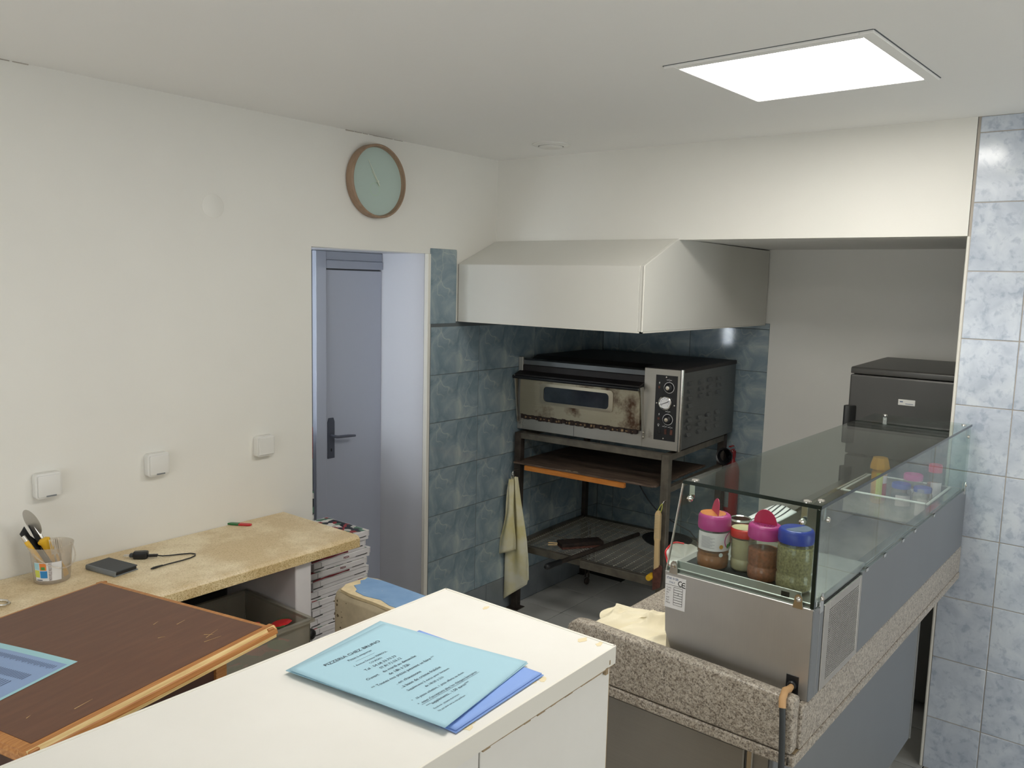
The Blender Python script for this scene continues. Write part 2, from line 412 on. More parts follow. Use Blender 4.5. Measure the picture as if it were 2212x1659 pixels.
M['herbs'] = plain('dried_herbs', rgb(146, 138, 98), 0.95, var=0.45, vscale=180, bmp=0.6, bscale=300)
M['jar_label'] = plain('jar_label_paper', rgb(232, 218, 222), 0.5, var=0.06, vscale=40)
M['print_faint'] = plain('faint_print', rgb(188, 176, 184), 0.6)
M['green_print'] = plain('green_print', rgb(74, 140, 70), 0.5)
M['orange_print'] = plain('orange_print', rgb(222, 130, 60), 0.5)
M['sky_print'] = plain('blue_print', rgb(44, 130, 190), 0.5)
M['lime_print'] = plain('lime_print', rgb(200, 206, 90), 0.5)
M['red_pack'] = plain('red_foil', rgb(196, 40, 46), 0.3)
M['green_pack'] = plain('green_foil', rgb(40, 110, 60), 0.3)
M['rust'] = plain('rusty_blade', rgb(92, 56, 46), 0.7, var=0.4, vscale=40)
M['cream_plastic'] = plain('cream_plastic', rgb(222, 192, 142), 0.45)
M['cork'] = plain('tan_plug', rgb(192, 152, 106), 0.6)
M['hose'] = plain('dark_rubber_hose', rgb(52, 56, 58), 0.5)
M['white_cable'] = plain('white_cable', rgb(206, 206, 200), 0.5)
M['led'] = [emitter('led_panel_glow', (1.0, 0.965, 0.90, 1), p) for p in LED_POWER]
M['daylight'] = emitter('daylight_sky', (0.93, 0.97, 1.0, 1), DAY_POWER)
M['side_fill'] = emitter('side_fill_glow', (0.90, 0.96, 1.0, 1), SIDE_FILL_POWER)
M['daylight_back'] = emitter('corridor_daylight', (0.84, 0.92, 1.0, 1), BACK_POWER)

# ------------------------------------------------------------------ room shell
XH, YW, ZC, XB = 3.503, 2.898, 2.545, 4.624      # header plane, left wall, ceiling height, niche back wall
XF, YR = -1.4, -2.8                                # walls behind and right of the camera
w = MB()
w.box(XF, 2.262, YW, YW + 0.12, 0, ZC)
w.box(2.262, 2.976, YW, YW + 0.12, 2.03, ZC)
w.box(2.976, XB + 0.1, YW, 3.30, 0, ZC)
struct(w.build('wall_left', M['wall']))
wl = bpy.data.objects['wall_left']
struct(MB().box(XH, XH + 0.12, 0.616, YW, 2.113, ZC).build('wall_header', M['wall']))
WZ0, WZ1, WY0, WY1 = 0.75, 1.75, -0.8, 2.7
struct(MB().box(XF - 0.1, XF, YR, 3.4, 0, WZ0).box(XF - 0.1, XF, YR, WY0, WZ0, ZC).box(XF - 0.1, XF, WY1, 3.4, WZ0, ZC).box(XF - 0.1, XF, WY0, WY1, WZ1, ZC).build('wall_front', M['wall']))
SX0, SX1, SZ0, SZ1 = 1.7, 3.4, 0.05, 1.7
struct(MB().box(XF - 0.1, SX0, YR - 0.1, YR, 0, ZC).box(SX1, XB, YR - 0.1, YR, 0, ZC).box(SX0, SX1, YR - 0.1, YR, SZ1, ZC).box(SX0, SX1, YR - 0.1, YR, 0, SZ0).build('wall_side', M['wall']))
w3 = MB()
for q in range(3):
    x = SX0 + (SX1 - SX0 - 0.06) * q / 2; w3.box(x, x + 0.06, YR - 0.06, YR - 0.02, SZ0, SZ1)
w3.box(SX0, SX1, YR - 0.06, YR - 0.02, SZ0, SZ0 + 0.06).box(SX0, SX1, YR - 0.06, YR - 0.02, SZ1 - 0.06, SZ1)
w3 = struct(w3.build('side_fill_window', M['trim']))  # unseen window, added to brighten the low counter fronts and wall tiles
MB().box(SX0, SX1, YR - 0.09, YR - 0.075, SZ0, SZ1).build('pane', M['side_fill'], w3)
struct(MB().box(XF - 0.1, XB + 0.1, YR - 0.1, 3.5, ZC, ZC + 0.1).build('ceiling', M['ceiling']))
fl = struct(MB().box(XF - 0.1, XB + 0.1, YR - 0.1, 3.5, -0.1, -0.004).build('floor', M['floor_plain']))
MB().box(2.13, XB, -0.4, YW, -0.006, -0.003).build('grout_bed', M['grout_floor'], fl)
pier = struct(MB().box(XH + 0.0016, XH + 0.12, YR, 0.614, 0, ZC).build('wall_right', M['grout']))
struct(MB().box(XH + 0.12, XB, -0.3, YW, 2.118, 2.2).box(XH + 0.12, XB, -0.4, -0.3, 0, 2.2).build('ceiling_niche', M['ceiling']))
nb = struct(MB().box(XB, XB + 0.1, -0.4, YW, 0, 2.2).build('wall_niche', M['wall']))
struct(MB().box(XH - 0.001, XH + 0.13, 0.606, 0.617, 0, 2.113).build('trim_1', M['trim'], bevel=0.003))
struct(MB().box(2.970, 2.995, YW - 0.006, YW + 0.02, 0.0, 2.03).build('trim_2', M['trim'], bevel=0.003))
# shop window behind the camera: daylight
wn = MB()
for q in range(4):
    y = WY0 + (WY1 - WY0 - 0.06) * q / 3; wn.box(XF - 0.06, XF - 0.02, y, y + 0.06, WZ0, WZ1)
wn.box(XF - 0.06, XF - 0.02, WY0, WY1, WZ0, WZ0 + 0.06).box(XF - 0.06, XF - 0.02, WY0, WY1, WZ1 - 0.06, WZ1)
wn = struct(wn.build('window_1', M['trim']))
MB().box(XF - 0.09, XF - 0.075, WY0, WY1, WZ0, WZ1).build('pane', M['daylight'], wn)

# floor tiles
ft = MB().box(0.002, 0.331, 0.002, 0.331, -0.009, 0.0).mesh('floor_tile', M['floor_tile'], bevel=0.0015)
i = 0
for a in range(-5, 3):
    for b in range(-8, 1):
        x0 = 3.81 + 0.334 * a; y0 = 2.60 - 0.333 + 0.333 * b
        if x0 + 0.33 > XB: continue
        link('tile' if i == 0 else 'tile.%03d' % i, ft, fl, (x0, y0, 0)); i += 1
ft2 = MB().box(0.002, 0.331, 0.002, 0.29, -0.009, 0.0).mesh('floor_tile_cut', M['floor_tile'], bevel=0.0015)
for a in range(-5, 3):
    x0 = 3.81 + 0.334 * a
    if x0 + 0.33 < XB: link('tile.%03d' % i, ft2, fl, (x0, 2.60, 0)); i += 1
ft3 = MB().box(0.002, XB - 4.478 - 0.002, 0.002, 0.331, -0.009, 0.0).mesh('floor_tile_strip', M['floor_tile'], bevel=0.0015)
for b in range(-8, 1): link('tile.%03d' % i, ft3, fl, (4.478, 2.60 - 0.333 + 0.333 * b, 0)); i += 1

# pale blue wall tiles on the right-hand pier
def wall_tile(dy, z0, z1, mat, t=0.007, x=XH):
    return MB().box(x, x + t, -dy + 0.0015, -0.0015, 0.0015, z1 - z0 - 0.0015).mesh('wall_tile', mat, bevel=0.0018)
zs = [-0.035 + 0.2522 * k for k in range(11)] + [ZC]
k = 0
full = wall_tile(0.19, 0, 0.2522, M['blue_tile'], x=-0.001); top = wall_tile(0.19, zs[10], ZC, M['blue_tile'], x=-0.001)
low = wall_tile(0.19, 0, zs[1], M['blue_tile'], x=-0.001)
for r in range(11):
    for c in range(4):
        z0 = max(0.0, zs[r]); y1 = 0.606 - 0.19 * c
        me = top if r == 10 else (low if r == 0 else full)
        link('tile' if k == 0 else 'tile.%03d' % k, me, pier, (XH, y1, z0)); k += 1

# slate blue tiles on the left wall of the niche and on its back wall
SL = [(0.19, 0.438), (0.438, 0.682), (0.682, 0.927), (0.927, 1.173), (1.173, 1.42), (1.42, 1.666)]
k = 0
def slate(parent, horizontal, a0, a1, z0, z1, idx):
    g = 0.0012
    if horizontal == 'x': me = MB().box(g, a1 - a0 - g, -0.007, 0.0, g, z1 - z0 - g).mesh('slate_tile', M['slate'], bevel=0.0015); loc = (a0, YW, z0)
    else: me = MB().box(-0.007, 0.0, -(a1 - a0) + g, -g, g, z1 - z0 - g).mesh('slate_tile', M['slate'], bevel=0.0015); loc = (XB, a1, z0)
    return link('tile' if idx == 0 else 'tile.%03d' % idx, me, parent, loc)
for z0, z1 in SL:
    for a0, a1 in ((2.995, 3.369), (3.369, 3.869), (3.869, 4.369), (4.369, XB - 0.007)):
        slate(wl, 'x', a0, a1, z0, z1, k); k += 1
slate(wl, 'x', 2.988, 3.180, 1.68, 2.058, k); k += 1
for a0, a1 in zip([2.995, 3.225, 3.47, 3.715, 3.955, 4.205, 4.45], [3.225, 3.47, 3.715, 3.955, 4.205, 4.45, XB - 0.006]):
    MB().box(a0 + 0.0015, a1 - 0.0015, YW - 0.009, YW, 0.0, 0.188).build('plinth_tile' if a0 < 3 else 'plinth_tile.%03d' % k, M['plinth'], wl, bevel=0.002); k += 1
k = 0
for z0, z1 in SL + [(1.666, 1.70)]:
    for a0, a1 in ((1.778, 2.27), (2.27, 2.77), (2.77, YW - 0.008)):
        slate(nb, 'y', a0, a1, z0, z1, k); k += 1
for a0, a1 in ((1.778, 2.02), (2.02, 2.265), (2.265, 2.51), (2.51, 2.755), (2.755, YW - 0.01)):
    MB().box(XB - 0.009, XB, a0 + 0.0015, a1 - 0.0015, 0.0, 0.188).build('plinth_tile.%03d' % (50 + k), M['plinth'], nb, bevel=0.002); k += 1
struct(MB().box(3.18, XB - 0.001, YW - 0.0058, YW - 0.0002, 0.188, 1.69).box(2.995, 3.18, YW - 0.0058, YW - 0.0002, 0.188, 2.05).build('trim_3', M['grout_dark']))
struct(MB().box(XB - 0.0058, XB - 0.0002, 1.78, YW - 0.003, 0.188, 1.70).build('trim_4', M['grout_dark']))

# doorway: corridor, reveal and lilac door
struct(MB().box(1.45, 2.976, 3.244, 3.30, 0, 2.03).build('wall_corridor', M['dark_room']))
struct(MB().box(1.45, 2.976, YW + 0.12, 3.3, 2.03, 2.1).build('ceiling_corridor', M['lilac_reveal']))
struct(MB().box(2.970, 2.9755, YW + 0.02, 3.243, 0.0, 2.03).build('trim_5', M['lilac_reveal']))
struct(MB().box(1.40, 1.45, YW + 0.12, 3.3, 0, 1.32).box(1.40, 1.45, YW + 0.12, 3.3, 2.0, 2.1).build('wall_corridor_end', M['dark_room']))
w4 = struct(MB().box(1.70, 1.72, 3.232, 3.2435, 1.36, 1.92).box(1.97, 1.99, 3.232, 3.2435, 1.36, 1.92).box(1.72, 1.97, 3.232, 3.2435, 1.36, 1.375).box(1.72, 1.97, 3.232, 3.2435, 1.90, 1.92).box(1.72, 1.97, 3.236, 3.2435, 1.425, 1.433).build('window_4', M['trim']))
MB().box(1.72, 1.97, 3.2405, 3.2435, 1.375, 1.90).build('pane', M['daylight_back'], w4)
w2 = struct(MB().box(1.41, 1.44, 3.03, 3.045, 1.32, 2.0).box(1.41, 1.44, 3.225, 3.24, 1.32, 2.0).box(1.41, 1.44, 3.045, 3.225, 1.40, 1.412).build('window_2', M['trim']))
MB().box(1.39, 1.40, 3.02, 3.3, 1.32, 2.0).build('pane', M['daylight_back'], w2)
d = MB()
d.box(2.535, 2.600, 3.215, 3.244, 0, 2.029).box(2.600, 2.970, 3.215, 3.244, 1.945, 1.985).box(2.600, 2.970, 3.220, 3.244, 1.985, 2.029)
fr = struct(d.build('trim_6', M['lilac'], bevel=0.003))
door = struct(MB().box(2.602, 2.970, 3.226, 3.244, 0.005, 1.938).build('door_1', M['lilac'], bevel=0.002))
h = MB().prism([(-0.021, -0.10), (0.021, -0.10), (0.021, 0.085), (0.014, 0.105), (-0.014, 0.105), (-0.021, 0.085)], 3.221, 3.226, 'y', Matrix.Translation((2.632, 0, 1.10)))
h.tube([(2.632, 3.222, 1.115), (2.632, 3.18, 1.115), (2.64, 3.172, 1.115), (2.70, 3.17, 1.112), (2.745, 3.172, 1.108)], [0.008, 0.008, 0.008, 0.008, 0.006])
hd = h.build('door_handle', M['gunmetal'], door, smooth=40)
MB().box(2.629, 2.635, 3.2195, 3.2212, 1.035, 1.05).build('keyhole', M['black'], hd)
# cartons piled in the corridor, seen as a sliver left of the door
cols = [M['carton'], M['red_print'], M['box_print'], M['carton'], M['fridge_dark'], M['box_print'], M['carton'], M['red_print']]
for i in range(8):
    c_ = thing('carton' if i == 0 else 'carton.%03d' % i, 'carton in the gap left of the lilac door, %s of the pile' % ['lowest', 'second from the bottom', 'third from the bottom', 'fourth from the bottom', 'fourth from the top', 'third from the top', 'second from the top', 'topmost'][i], 'box', (2.24, 3.13, 0.152 * i), 0, 'cartons behind the doorway')
    MB().box(-0.13, 0.135 + 0.004 * (i % 3), -0.09, 0.09, 0.001, 0.15).build('carton_body', cols[i], c_, bevel=0.002)
    MB().box(-0.13, 0.10, -0.02, 0.02, 0.15, 0.1508).build('tape', M['cork'], c_)

# ------------------------------------------------------------------ extractor hood (built into the corner)
hx, hy = 3.192, 1.803
hood = thing('extractor_hood', 'white boxed-in extractor hood with sloping top in the corner above the oven', 'hood', (hx, hy, 1.69))
HB = MB()
prof = [(0, 0), (0.0, 0.294), (XH - hx - 0.002, 0.428), (XH - hx + 0.121, 0.428), (XB - hx - 0.009, 0.428), (XB - hx - 0.009, 0.0)]
HB.prism([(0, 0.006), (0.0, 0.294), (XH - hx - 0.002, 0.428), (XB - hx - 0.009, 0.422), (XB - hx - 0.009, 0.006)], 0.0, 0.02, 'y')          # right cheek
HB.box(0.0, 0.02, 0.02, YW - hy - 0.009, 0.004, 0.294)                                                                                 # front board
HB.prism([(0.0, 0.294), (XH - hx - 0.002, 0.428), (XH - hx - 0.002, 0.41), (0.02, 0.28)], 0.02, YW - hy - 0.002, 'y')                  # sloping top
HB.build('hood_casing', M['hood'], hood, bevel=0.003, seg=2)
MB().box(0.02, XB - hx - 0.01, 0.02, YW - hy - 0.01, 0.27, 0.28).build('hood_lining', M['oven_top'], hood)
MB().tube([(-0.002, -0.002, 0.006), (-0.002, -0.002, 0.294)], 0.004).build('corner_bead', M['trim'], hood, smooth=40)
MB().box(0.0, 0.012, 0.0, YW - hy - 0.01, 0.0, 0.006).box(0.0, XB - hx - 0.01, 0.0, 0.012, 0.0, 0.006).build('edge_strip', M['trim'], hood)
MB().box(0.5, 0.9, YW - hy - 0.10, YW - hy - 0.012, -0.02, 0.02).build('grease_channel', M['oven_top'], hood)

# ------------------------------------------------------------------ ceiling lights and vent
def led_panel(name, label, loc, rz, glow):
    t = thing(name, label, 'ceiling light', loc, rz, 'square LED ceiling panels')
    s, e = 0.265, 0.30
    f = MB()
    for a, b, c_, d_ in ((-e, e, -e, -s), (-e, e, s, e), (-e, -s, -s, s), (s, e, -s, s)):
        f.box(a, b, c_, d_, -0.008, 0.0)
    f.build('frame', M['ceiling'], t, bevel=0.0015)
    MB().box(-s, s, -s, s, -0.005, -0.0005).build('diffuser', glow, t)
    g = MB()
    for sx in (-1, 1):
        g.box(sx * (e + 0.001) - 0.002, sx * (e + 0.001) + 0.002, -e, e, -0.0012, 0)
        g.box(-e, e, sx * (e + 0.001) - 0.002, sx * (e + 0.001) + 0.002, -0.0012, 0)
    g.build('shadow_gap', M['grout_dark'], t)
    return t
led_panel('ceiling_light', 'bright square LED panel set in the ceiling above the counter', (2.538, 0.924, ZC), radians(-3), M['led'][0])
led_panel('ceiling_light.001', 'second square LED panel in the ceiling nearer the camera, mirrored in the blue wall tiles', (1.17, 0.95, ZC), radians(-2), M['led'][1])
led_panel('ceiling_light.002', 'added fill LED panel, unseen in the ceiling out to the right of the camera', (1.15, -1.25, ZC), radians(-2), M['led'][2])  # added panel, fills in light on the fronts facing right
v = thing('ceiling_vent', 'small round white vent disc on the ceiling near the corner', 'vent', (3.218, 2.344, ZC))
MB().lathe([(0.088, 0.0), (0.088, -0.004), (0.078, -0.009), (0.06, -0.010), (0.055, -0.004)], 32, cap0=False, cap1=False).build('vent_ring', M['white_plastic'], v, smooth=40)
MB().lathe([(0.0, -0.016), (0.05, -0.016), (0.056, -0.012), (0.056, -0.006)], 32, cap0=False).build('vent_disc', M['white_plastic'], v, smooth=40)
MB().lathe([(0.052, -0.0075), (0.062, -0.0095)], 32, None, False, False).build('vent_gap', M['grout_floor'], v)

# ------------------------------------------------------------------ wall clock
ck = thing('wall_clock', 'round wall clock with pale wooden rim and blank mint green dial', 'clock', (2.613, YW, 2.338))
R = Matrix.Rotation(pi / 2, 4, 'X')
MB().lathe([(0.158, 0.0), (0.164, 0.004), (0.164, 0.042), (0.161, 0.046), (0.155, 0.046), (0.151, 0.030), (0.151, 0.0)], 64, R, False, False).build('clock_rim', M['rim_wood'], ck, smooth=35)
MB().lathe([(0.0, 0.024), (0.152, 0.024)], 64, R, False, False).build('dial', M['clock_face'], ck)
MB().lathe([(0.027, 0.0245), (0.030, 0.0245)], 32, R @ Matrix.Translation((-0.012, -0.035, 0)), False, False).build('dial_ring', M['gold_disc'], ck)
def hand(name, dx, dz, back, wd, y):
    L = math.hypot(dx, dz); ux, uz = dx / L, dz / L; px, pz = -uz, ux
    a = [(-ux * back + px * wd, -uz * back + pz * wd), (-ux * back - px * wd, -uz * back - pz * wd), (dx - px * wd * 0.4, dz - pz * wd * 0.4), (dx + px * wd * 0.4, dz + pz * wd * 0.4)]
    MB().prism(a, -y, -y - 0.001, 'y').build(name, M['clock_hand'], ck)
hand('minute_hand', -0.058, 0.092, 0.022, 0.0022, 0.030)
hand('hour_hand', -0.034, 0.045, 0.015, 0.003, 0.027)
MB().lathe([(0.005, 0.024), (0.005, 0.034), (0.0, 0.034)], 16, R, False, False).build('hub', M['clock_hand'], ck)

# ------------------------------------------------------------------ sockets and switch on the left wall
def plate_thing(name, label, cat, x, z, flap, group=None):
    t = thing(name, label, cat, (x, YW, z), 0, group)
    s = 0.043
    def rr(h, r):
        pts = []
        for cx, cz, a0 in ((h - r, h - r, 0), (-h + r, h - r, 90), (-h + r, -h + r, 180), (h - r, -h + r, 270)):
            pts += [(cx + r * cos(radians(a0 + q)), cz + r * sin(radians(a0 + q))) for q in (0, 30, 60, 90)]
        return pts
    MB().prism(rr(s, 0.012), -0.028, 0.0, 'y').build('back_box', M['white_plastic'], t, bevel=0.003, seg=2, smooth=40)
    if flap:
        MB().prism(rr(0.036, 0.004), -0.0335, -0.028, 'y').build('flap', M['white_plastic'], t, bevel=0.002, seg=2, smooth=40)
        MB().box(-0.012, 0.020, -0.0345, -0.0332, -0.0365, -0.032).build('finger_slot', M['grey_cloth'], t)
        MB().box(-0.034, 0.034, -0.034, -0.0333, 0.0335, 0.035).build('hinge', M['white_print'], t)
    else:
        MB().prism([(-0.036, -0.036), (0.036, -0.036), (0.036, 0.036), (-0.036, 0.036)], -0.033, -0.028, 'y').build('rocker', M['white_plastic'], t, bevel=0.002, seg=2)
    return t
plate_thing('wall_socket', 'white flap-covered wall socket above the utensil tub', 'socket', 1.157, 1.188, True)
plate_thing('wall_socket.001', 'white flap-covered wall socket above the wallet and charger', 'socket', 1.541, 1.198, True)
plate_thing('light_switch', 'plain white square light switch near the doorway', 'switch', 2.005, 1.2025, False)

# ------------------------------------------------------------------ beige worktop along the left wall
WT = 0.897
wt = thing('worktop', 'beige speckled worktop with worn front edge along the left wall', 'worktop', (0, 0, 0))
prof = [(2.425, WT), (2.412, WT - 0.004), (2.405, WT - 0.014), (2.405, WT - 0.044), (2.42, WT - 0.048), (YW - 0.002, WT - 0.048), (YW - 0.002, WT)]
MB().prism([(p[0], p[1]) for p in prof], -0.6, 2.108, 'x').build('worktop_slab', M['worktop'], wt, bevel=0.003, smooth=30)
MB().box(-0.6, 2.106, 2.4035, 2.407, WT - 0.046, WT - 0.012).build('front_edge', M['worktop_edge'], wt, bevel=0.001)
sp = thing('worktop_support', 'white painted support panel under the far end of the worktop', 'panel', (1.850, 0, 0))
MB().box(-0.036, 0.036, 2.425, YW - 0.003, 0.0, WT - 0.049).build('panel', M['carton'], sp, bevel=0.003)
MB().lathe([(0.0, 0.0), (0.012, 0.001), (0.012, 0.012), (0.018, 0.018), (0.022, 0.028), (0.020, 0.040), (0.012, 0.048), (0.0, 0.050)], 20, Matrix.Translation((0.005, 2.425, 0.577)) @ R, False, False).build('knob', M['black'], sp, smooth=50)
# dark cabinet bay under the worktop
cb = thing('under_counter_shelf', 'dark shelf bay under the beige worktop', 'shelf', (0, 0, 0))
MB().box(0.6, 1.81, YW - 0.03, YW - 0.004, 0.0, 0.84).build('back_panel', M['fridge_dark'], cb)
MB().box(0.6, 1.812, 2.44, YW - 0.03, 0.460, 0.482).build('shelf_board', M['fridge_dark'], cb)
MB().box(0.57, 0.6, 2.44, YW - 0.004, 0.0, 0.847).build('side_panel', M['fridge_dark'], cb)
# milky plastic crate with packets
cr = thing('plastic_crate', 'smoky translucent plastic crate of red and green packets under the worktop', 'crate', (1.62, 2.44, 0.484))
c_ = MB()
X0, X1, Y0_, Y1_, H = -0.2, 0.17, -0.13, 0.27, 0.20
c_.box(X0, X1, Y0_, Y1_, 0, 0.004).box(X0, X1, Y0_, Y0_ + 0.004, 0.004, H).box(X0, X1, Y1_ - 0.004, Y1_, 0.004, H).box(X0, X0 + 0.004, Y0_, Y1_, 0.004, H).box(X1 - 0.004, X1, Y0_, Y1_, 0.004, H)
c_.build('crate_body', M['crate_plastic'], cr)
c_ = MB()
c_.box(X0 - 0.012, X1 + 0.012, Y0_ - 0.012, Y0_, H - 0.012, H).box(X0 - 0.012, X1 + 0.012, Y1_, Y1_ + 0.012, H - 0.012, H).box(X0 - 0.012, X0, Y0_, Y1_, H - 0.012, H).box(X1, X1 + 0.012, Y0_, Y1_, H - 0.012, H)
c_.build('crate_rim', M['crate_plastic'], cr)
words_ = ['against the left end', 'lying flat on the bottom', 'leaning on the front side', 'on top at the front', 'on top in the middle', 'standing at the back', 'wedged at the right end', 'at the right front corner', 'on top at the back', 'half buried in the middle']
for i in range(10):
    rx, ry = random.uniform(-0.14, 0.12), random.uniform(-0.08, 0.2); rz_ = 0.055 + 0.0125 * i
    p = thing('sauce_packet' if i == 0 else 'sauce_packet.%03d' % i, '%s foil packet %s of the crate under the worktop' % ('red' if i % 2 else 'green', words_[i].replace(' end', ' end inside').replace('the bottom', 'the floor')), 'packet', (1.62 + rx, 2.44 + ry, 0.484 + rz_), random.uniform(0, 3), 'packets in the plastic crate')
    p.rotation_euler = (random.uniform(-0.3, 0.3), random.uniform(-0.3, 0.3), random.uniform(0, 3))
    MB().lathe([(0.0, -0.006), (0.03, -0.005), (0.042, 0.0), (0.03, 0.005), (0.0, 0.006)], 8, None, False, False).build('pouch', M['red_pack'] if i % 2 else M['green_pack'], p)
    for x in (0.036, -0.05): MB().box(x, x + 0.014, -0.02, 0.02, -0.0006, 0.0006).build('crimped_end', M['green_pack'] if i % 2 else M['red_pack'], p)

# ------------------------------------------------------------------ pizza boxes
ordn = ['topmost', 'second', 'third', 'fourth', 'fifth', 'sixth', 'seventh', 'eighth', 'ninth', 'tenth', 'eleventh', 'twelfth', 'thirteenth', 'fourteenth', 'fifteenth', 'sixteenth', 'seventeenth', 'eighteenth', 'nineteenth', 'twentieth', 'lowest']
bw, bd, bh = 0.300, 0.285, 0.0385
tray = MB().box(0, bw - 0.004, 0.003, bd, 0.0, bh - 0.004).mesh('tray', M['carton'], bevel=0.001)
lid = MB().box(-0.001, bw, 0.0015, bd, bh - 0.004, bh - 0.0005).box(bw * 0.12, bw * 0.9, 0.0, 0.003, bh * 0.42, bh - 0.002).box(bw - 0.004, bw, 0.002, bd, bh * 0.35, bh - 0.002).mesh('lid', M['carton'], bevel=0.0006)
prn = MB().box(0.004, bw - 0.004, 0.006, bd - 0.004, bh - 0.0004, bh + 0.0002).mesh('printed_top', M['box_print'])
slot = MB().box(0.0, bw * 0.16, -0.0006, 0.0012, bh * 0.30, bh * 0.36).box(bw * 0.72, bw - 0.02, -0.0012, 0.0012, bh * 0.40, bh * 0.45).mesh('lid_slot', M['ink_black'])
band = MB().prism([(0.0, 0.0), (0.06, 0.003), (0.1, 0.001), (0.16, 0.004), (0.19, 0.002), (0.19, 0.008), (0.14, 0.007), (0.08, 0.009), (0.0, 0.006)], -0.0008, 0.0012, 'y').mesh('printed_band', M['red_print'])
for i in range(21):
    dx = [0.0, -0.014, 0.012, -0.010, 0.005, -0.006, -0.004, 0.002, -0.008, -0.002, 0.0, 0.003, -0.004][i % 13]
    z = 0.0395 * (20 - i)
    lab = ('topmost white pizza box of the stack between worktop and doorway' if i == 0 else 'white pizza box, lowest of the stack beside the doorway' if i == 20 else '%s white pizza box from the top of the stack beside the doorway' % ordn[i])
    b_ = thing('pizza_box' if i == 0 else 'pizza_box.%03d' % i, lab, 'pizza box', (2.030 + dx, 2.600 + 0.003 * (i % 3), z), radians(random.uniform(-0.8, 0.8)), 'stacked pizza boxes')
    link('tray', tray, b_); link('lid', lid, b_); link('printed_top', prn, b_); link('lid_slot', slot, b_)
    if i in (1, 2, 3, 5, 6, 7):
        lettering('PIZZA', 0.011, M['red_print'], b_, basis((0.165 if i < 4 else 0.26, -0.0009, bh * (0.70 if i % 2 else 0.66)), (1, 0, 0), (0, 0, 1)), bold=0.0004)
    if i in (1, 3): link('printed_band', band, b_, (0.01, 0, 0.004))

# ------------------------------------------------------------------ low chipped masonry wall with blue top
lw = struct(MB().prism([(1.842, 0.0), (1.842, 0.765), (1.850, 0.785), (1.868, 0.795), (2.000, 0.795), (2.014, 0.785), (2.020, 0.765), (2.020, 0.0)], 1.30, 2.245, 'y').build('wall_low', M['block_plaster'], bevel=0.016, seg=3, smooth=40))
MB().prism([(1.864, 1.32), (2.008, 1.32), (2.010, 2.17), (1.996, 2.236), (1.975, 2.226), (1.958, 2.232), (1.935, 2.205), (1.91, 2.212), (1.892, 2.175), (1.876, 2.165), (1.868, 2.11), (1.882, 2.04), (1.866, 1.98), (1.872, 1.9), (1.862, 1.8), (1.876, 1.72), (1.863, 1.6)], 0.794, 0.7985, 'z').build('painted_top', M['peel_blue'], lw)
MB().prism([(1.850, 1.32), (2.012, 1.32), (2.014, 2.20), (2.000, 2.244), (1.90, 2.246), (1.856, 2.22), (1.849, 2.16), (1.853, 2.05), (1.848, 1.9), (1.854, 1.75)], 0.786, 0.7962, 'z').build('undercoat', M['cream'], lw)
c_ = MB(); random.seed(11)
for q in range(46):
    y, z = random.uniform(1.5, 2.24), random.uniform(0.45, 0.77); r_ = random.uniform(0.0015, 0.006)
    if q < 24: y = random.uniform(2.19, 2.243)
    c_.prism([(y + r_ * random.uniform(0.5, 1.4) * cos(2 * pi * k_ / 6), z + r_ * random.uniform(0.5, 1.6) * sin(2 * pi * k_ / 6)) for k_ in range(6)], 1.8412, 1.8435, 'x')
c_.build('chipped_pits', plain('chip_shadow', rgb(112, 98, 76), 0.9, var=0.4, vscale=40), lw)

# ------------------------------------------------------------------ brown square table in front of the worktop
TZ = 1.0; TR = radians(12.0)
tb = thing('square_table', 'brown laminate square pedestal table with worn orange plywood edge', 'table', (1.236, 1.735, 0), TR)
# local: x runs left along the near edge (negative), y runs back
S1, S2 = 0.668, 0.66
MB().box(-S1 + 0.026, -0.022, 0.026, S2 - 0.015, TZ - 0.02, TZ + 0.0006).build('table_top', M['table_brown'], tb)
e = MB()
def edge_prof(k):  # stepped plywood moulding: (outward offset, z)
    return [(0.027, TZ), (0.006, TZ - 0.001), (0.004, TZ - 0.006), (0.0, TZ - 0.008), (-0.004, TZ - 0.020), (0.004, TZ - 0.026), (0.027, TZ - 0.026)]
near = edge_prof(0)
e.prism([(y, z) for y, z in near], -S1, 0.004, 'x')
e.prism([(-y, z) for y, z in near], 0.0, S2, 'y')
e.prism([(-S1 + y, z) for y, z in near], 0.0, S2, 'y')
e.prism([(S2 - y * 0.6, z) for y, z in near], -S1, 0.0, 'x')
e.build('edge_moulding', M['ply_orange'], tb, bevel=0.0015)
MB().prism([(0.008, TZ + 0.0008), (0.0035, TZ - 0.0045), (0.0018, TZ - 0.007), (0.008, TZ - 0.008), (0.012, TZ - 0.004)], -S1 + 0.004, 0.0, 'x').box(-S1 + 0.004, -0.004, -0.0045, 0.01, TZ - 0.0275, TZ - 0.0205).build('bare_ply', M['ply_pale'], tb)
a = MB()
a.box(-S1 + 0.06, -0.09, 0.095, 0.115, 0.0, TZ - 0.026).box(-0.115, -0.095, 0.115, S2 - 0.08, 0.0, TZ - 0.026).box(-S1 + 0.06, -S1 + 0.08, 0.115, S2 - 0.08, 0.0, TZ - 0.026).box(-S1 + 0.06, -0.115, S2 - 0.10, S2 - 0.08, 0.0, TZ - 0.026)
a.build('side_panel', M['table_dark'], tb)
for sx, sy in ((-0.122, 0.085), (-S1 + 0.05, 0.085), (-0.122, S2 - 0.115), (-S1 + 0.05, S2 - 0.115)):
    MB().box(sx, sx + 0.035, sy, sy + 0.035, 0.0, TZ - 0.027).build('leg', M['ply_orange'], tb, bevel=0.002)
sc = MB()
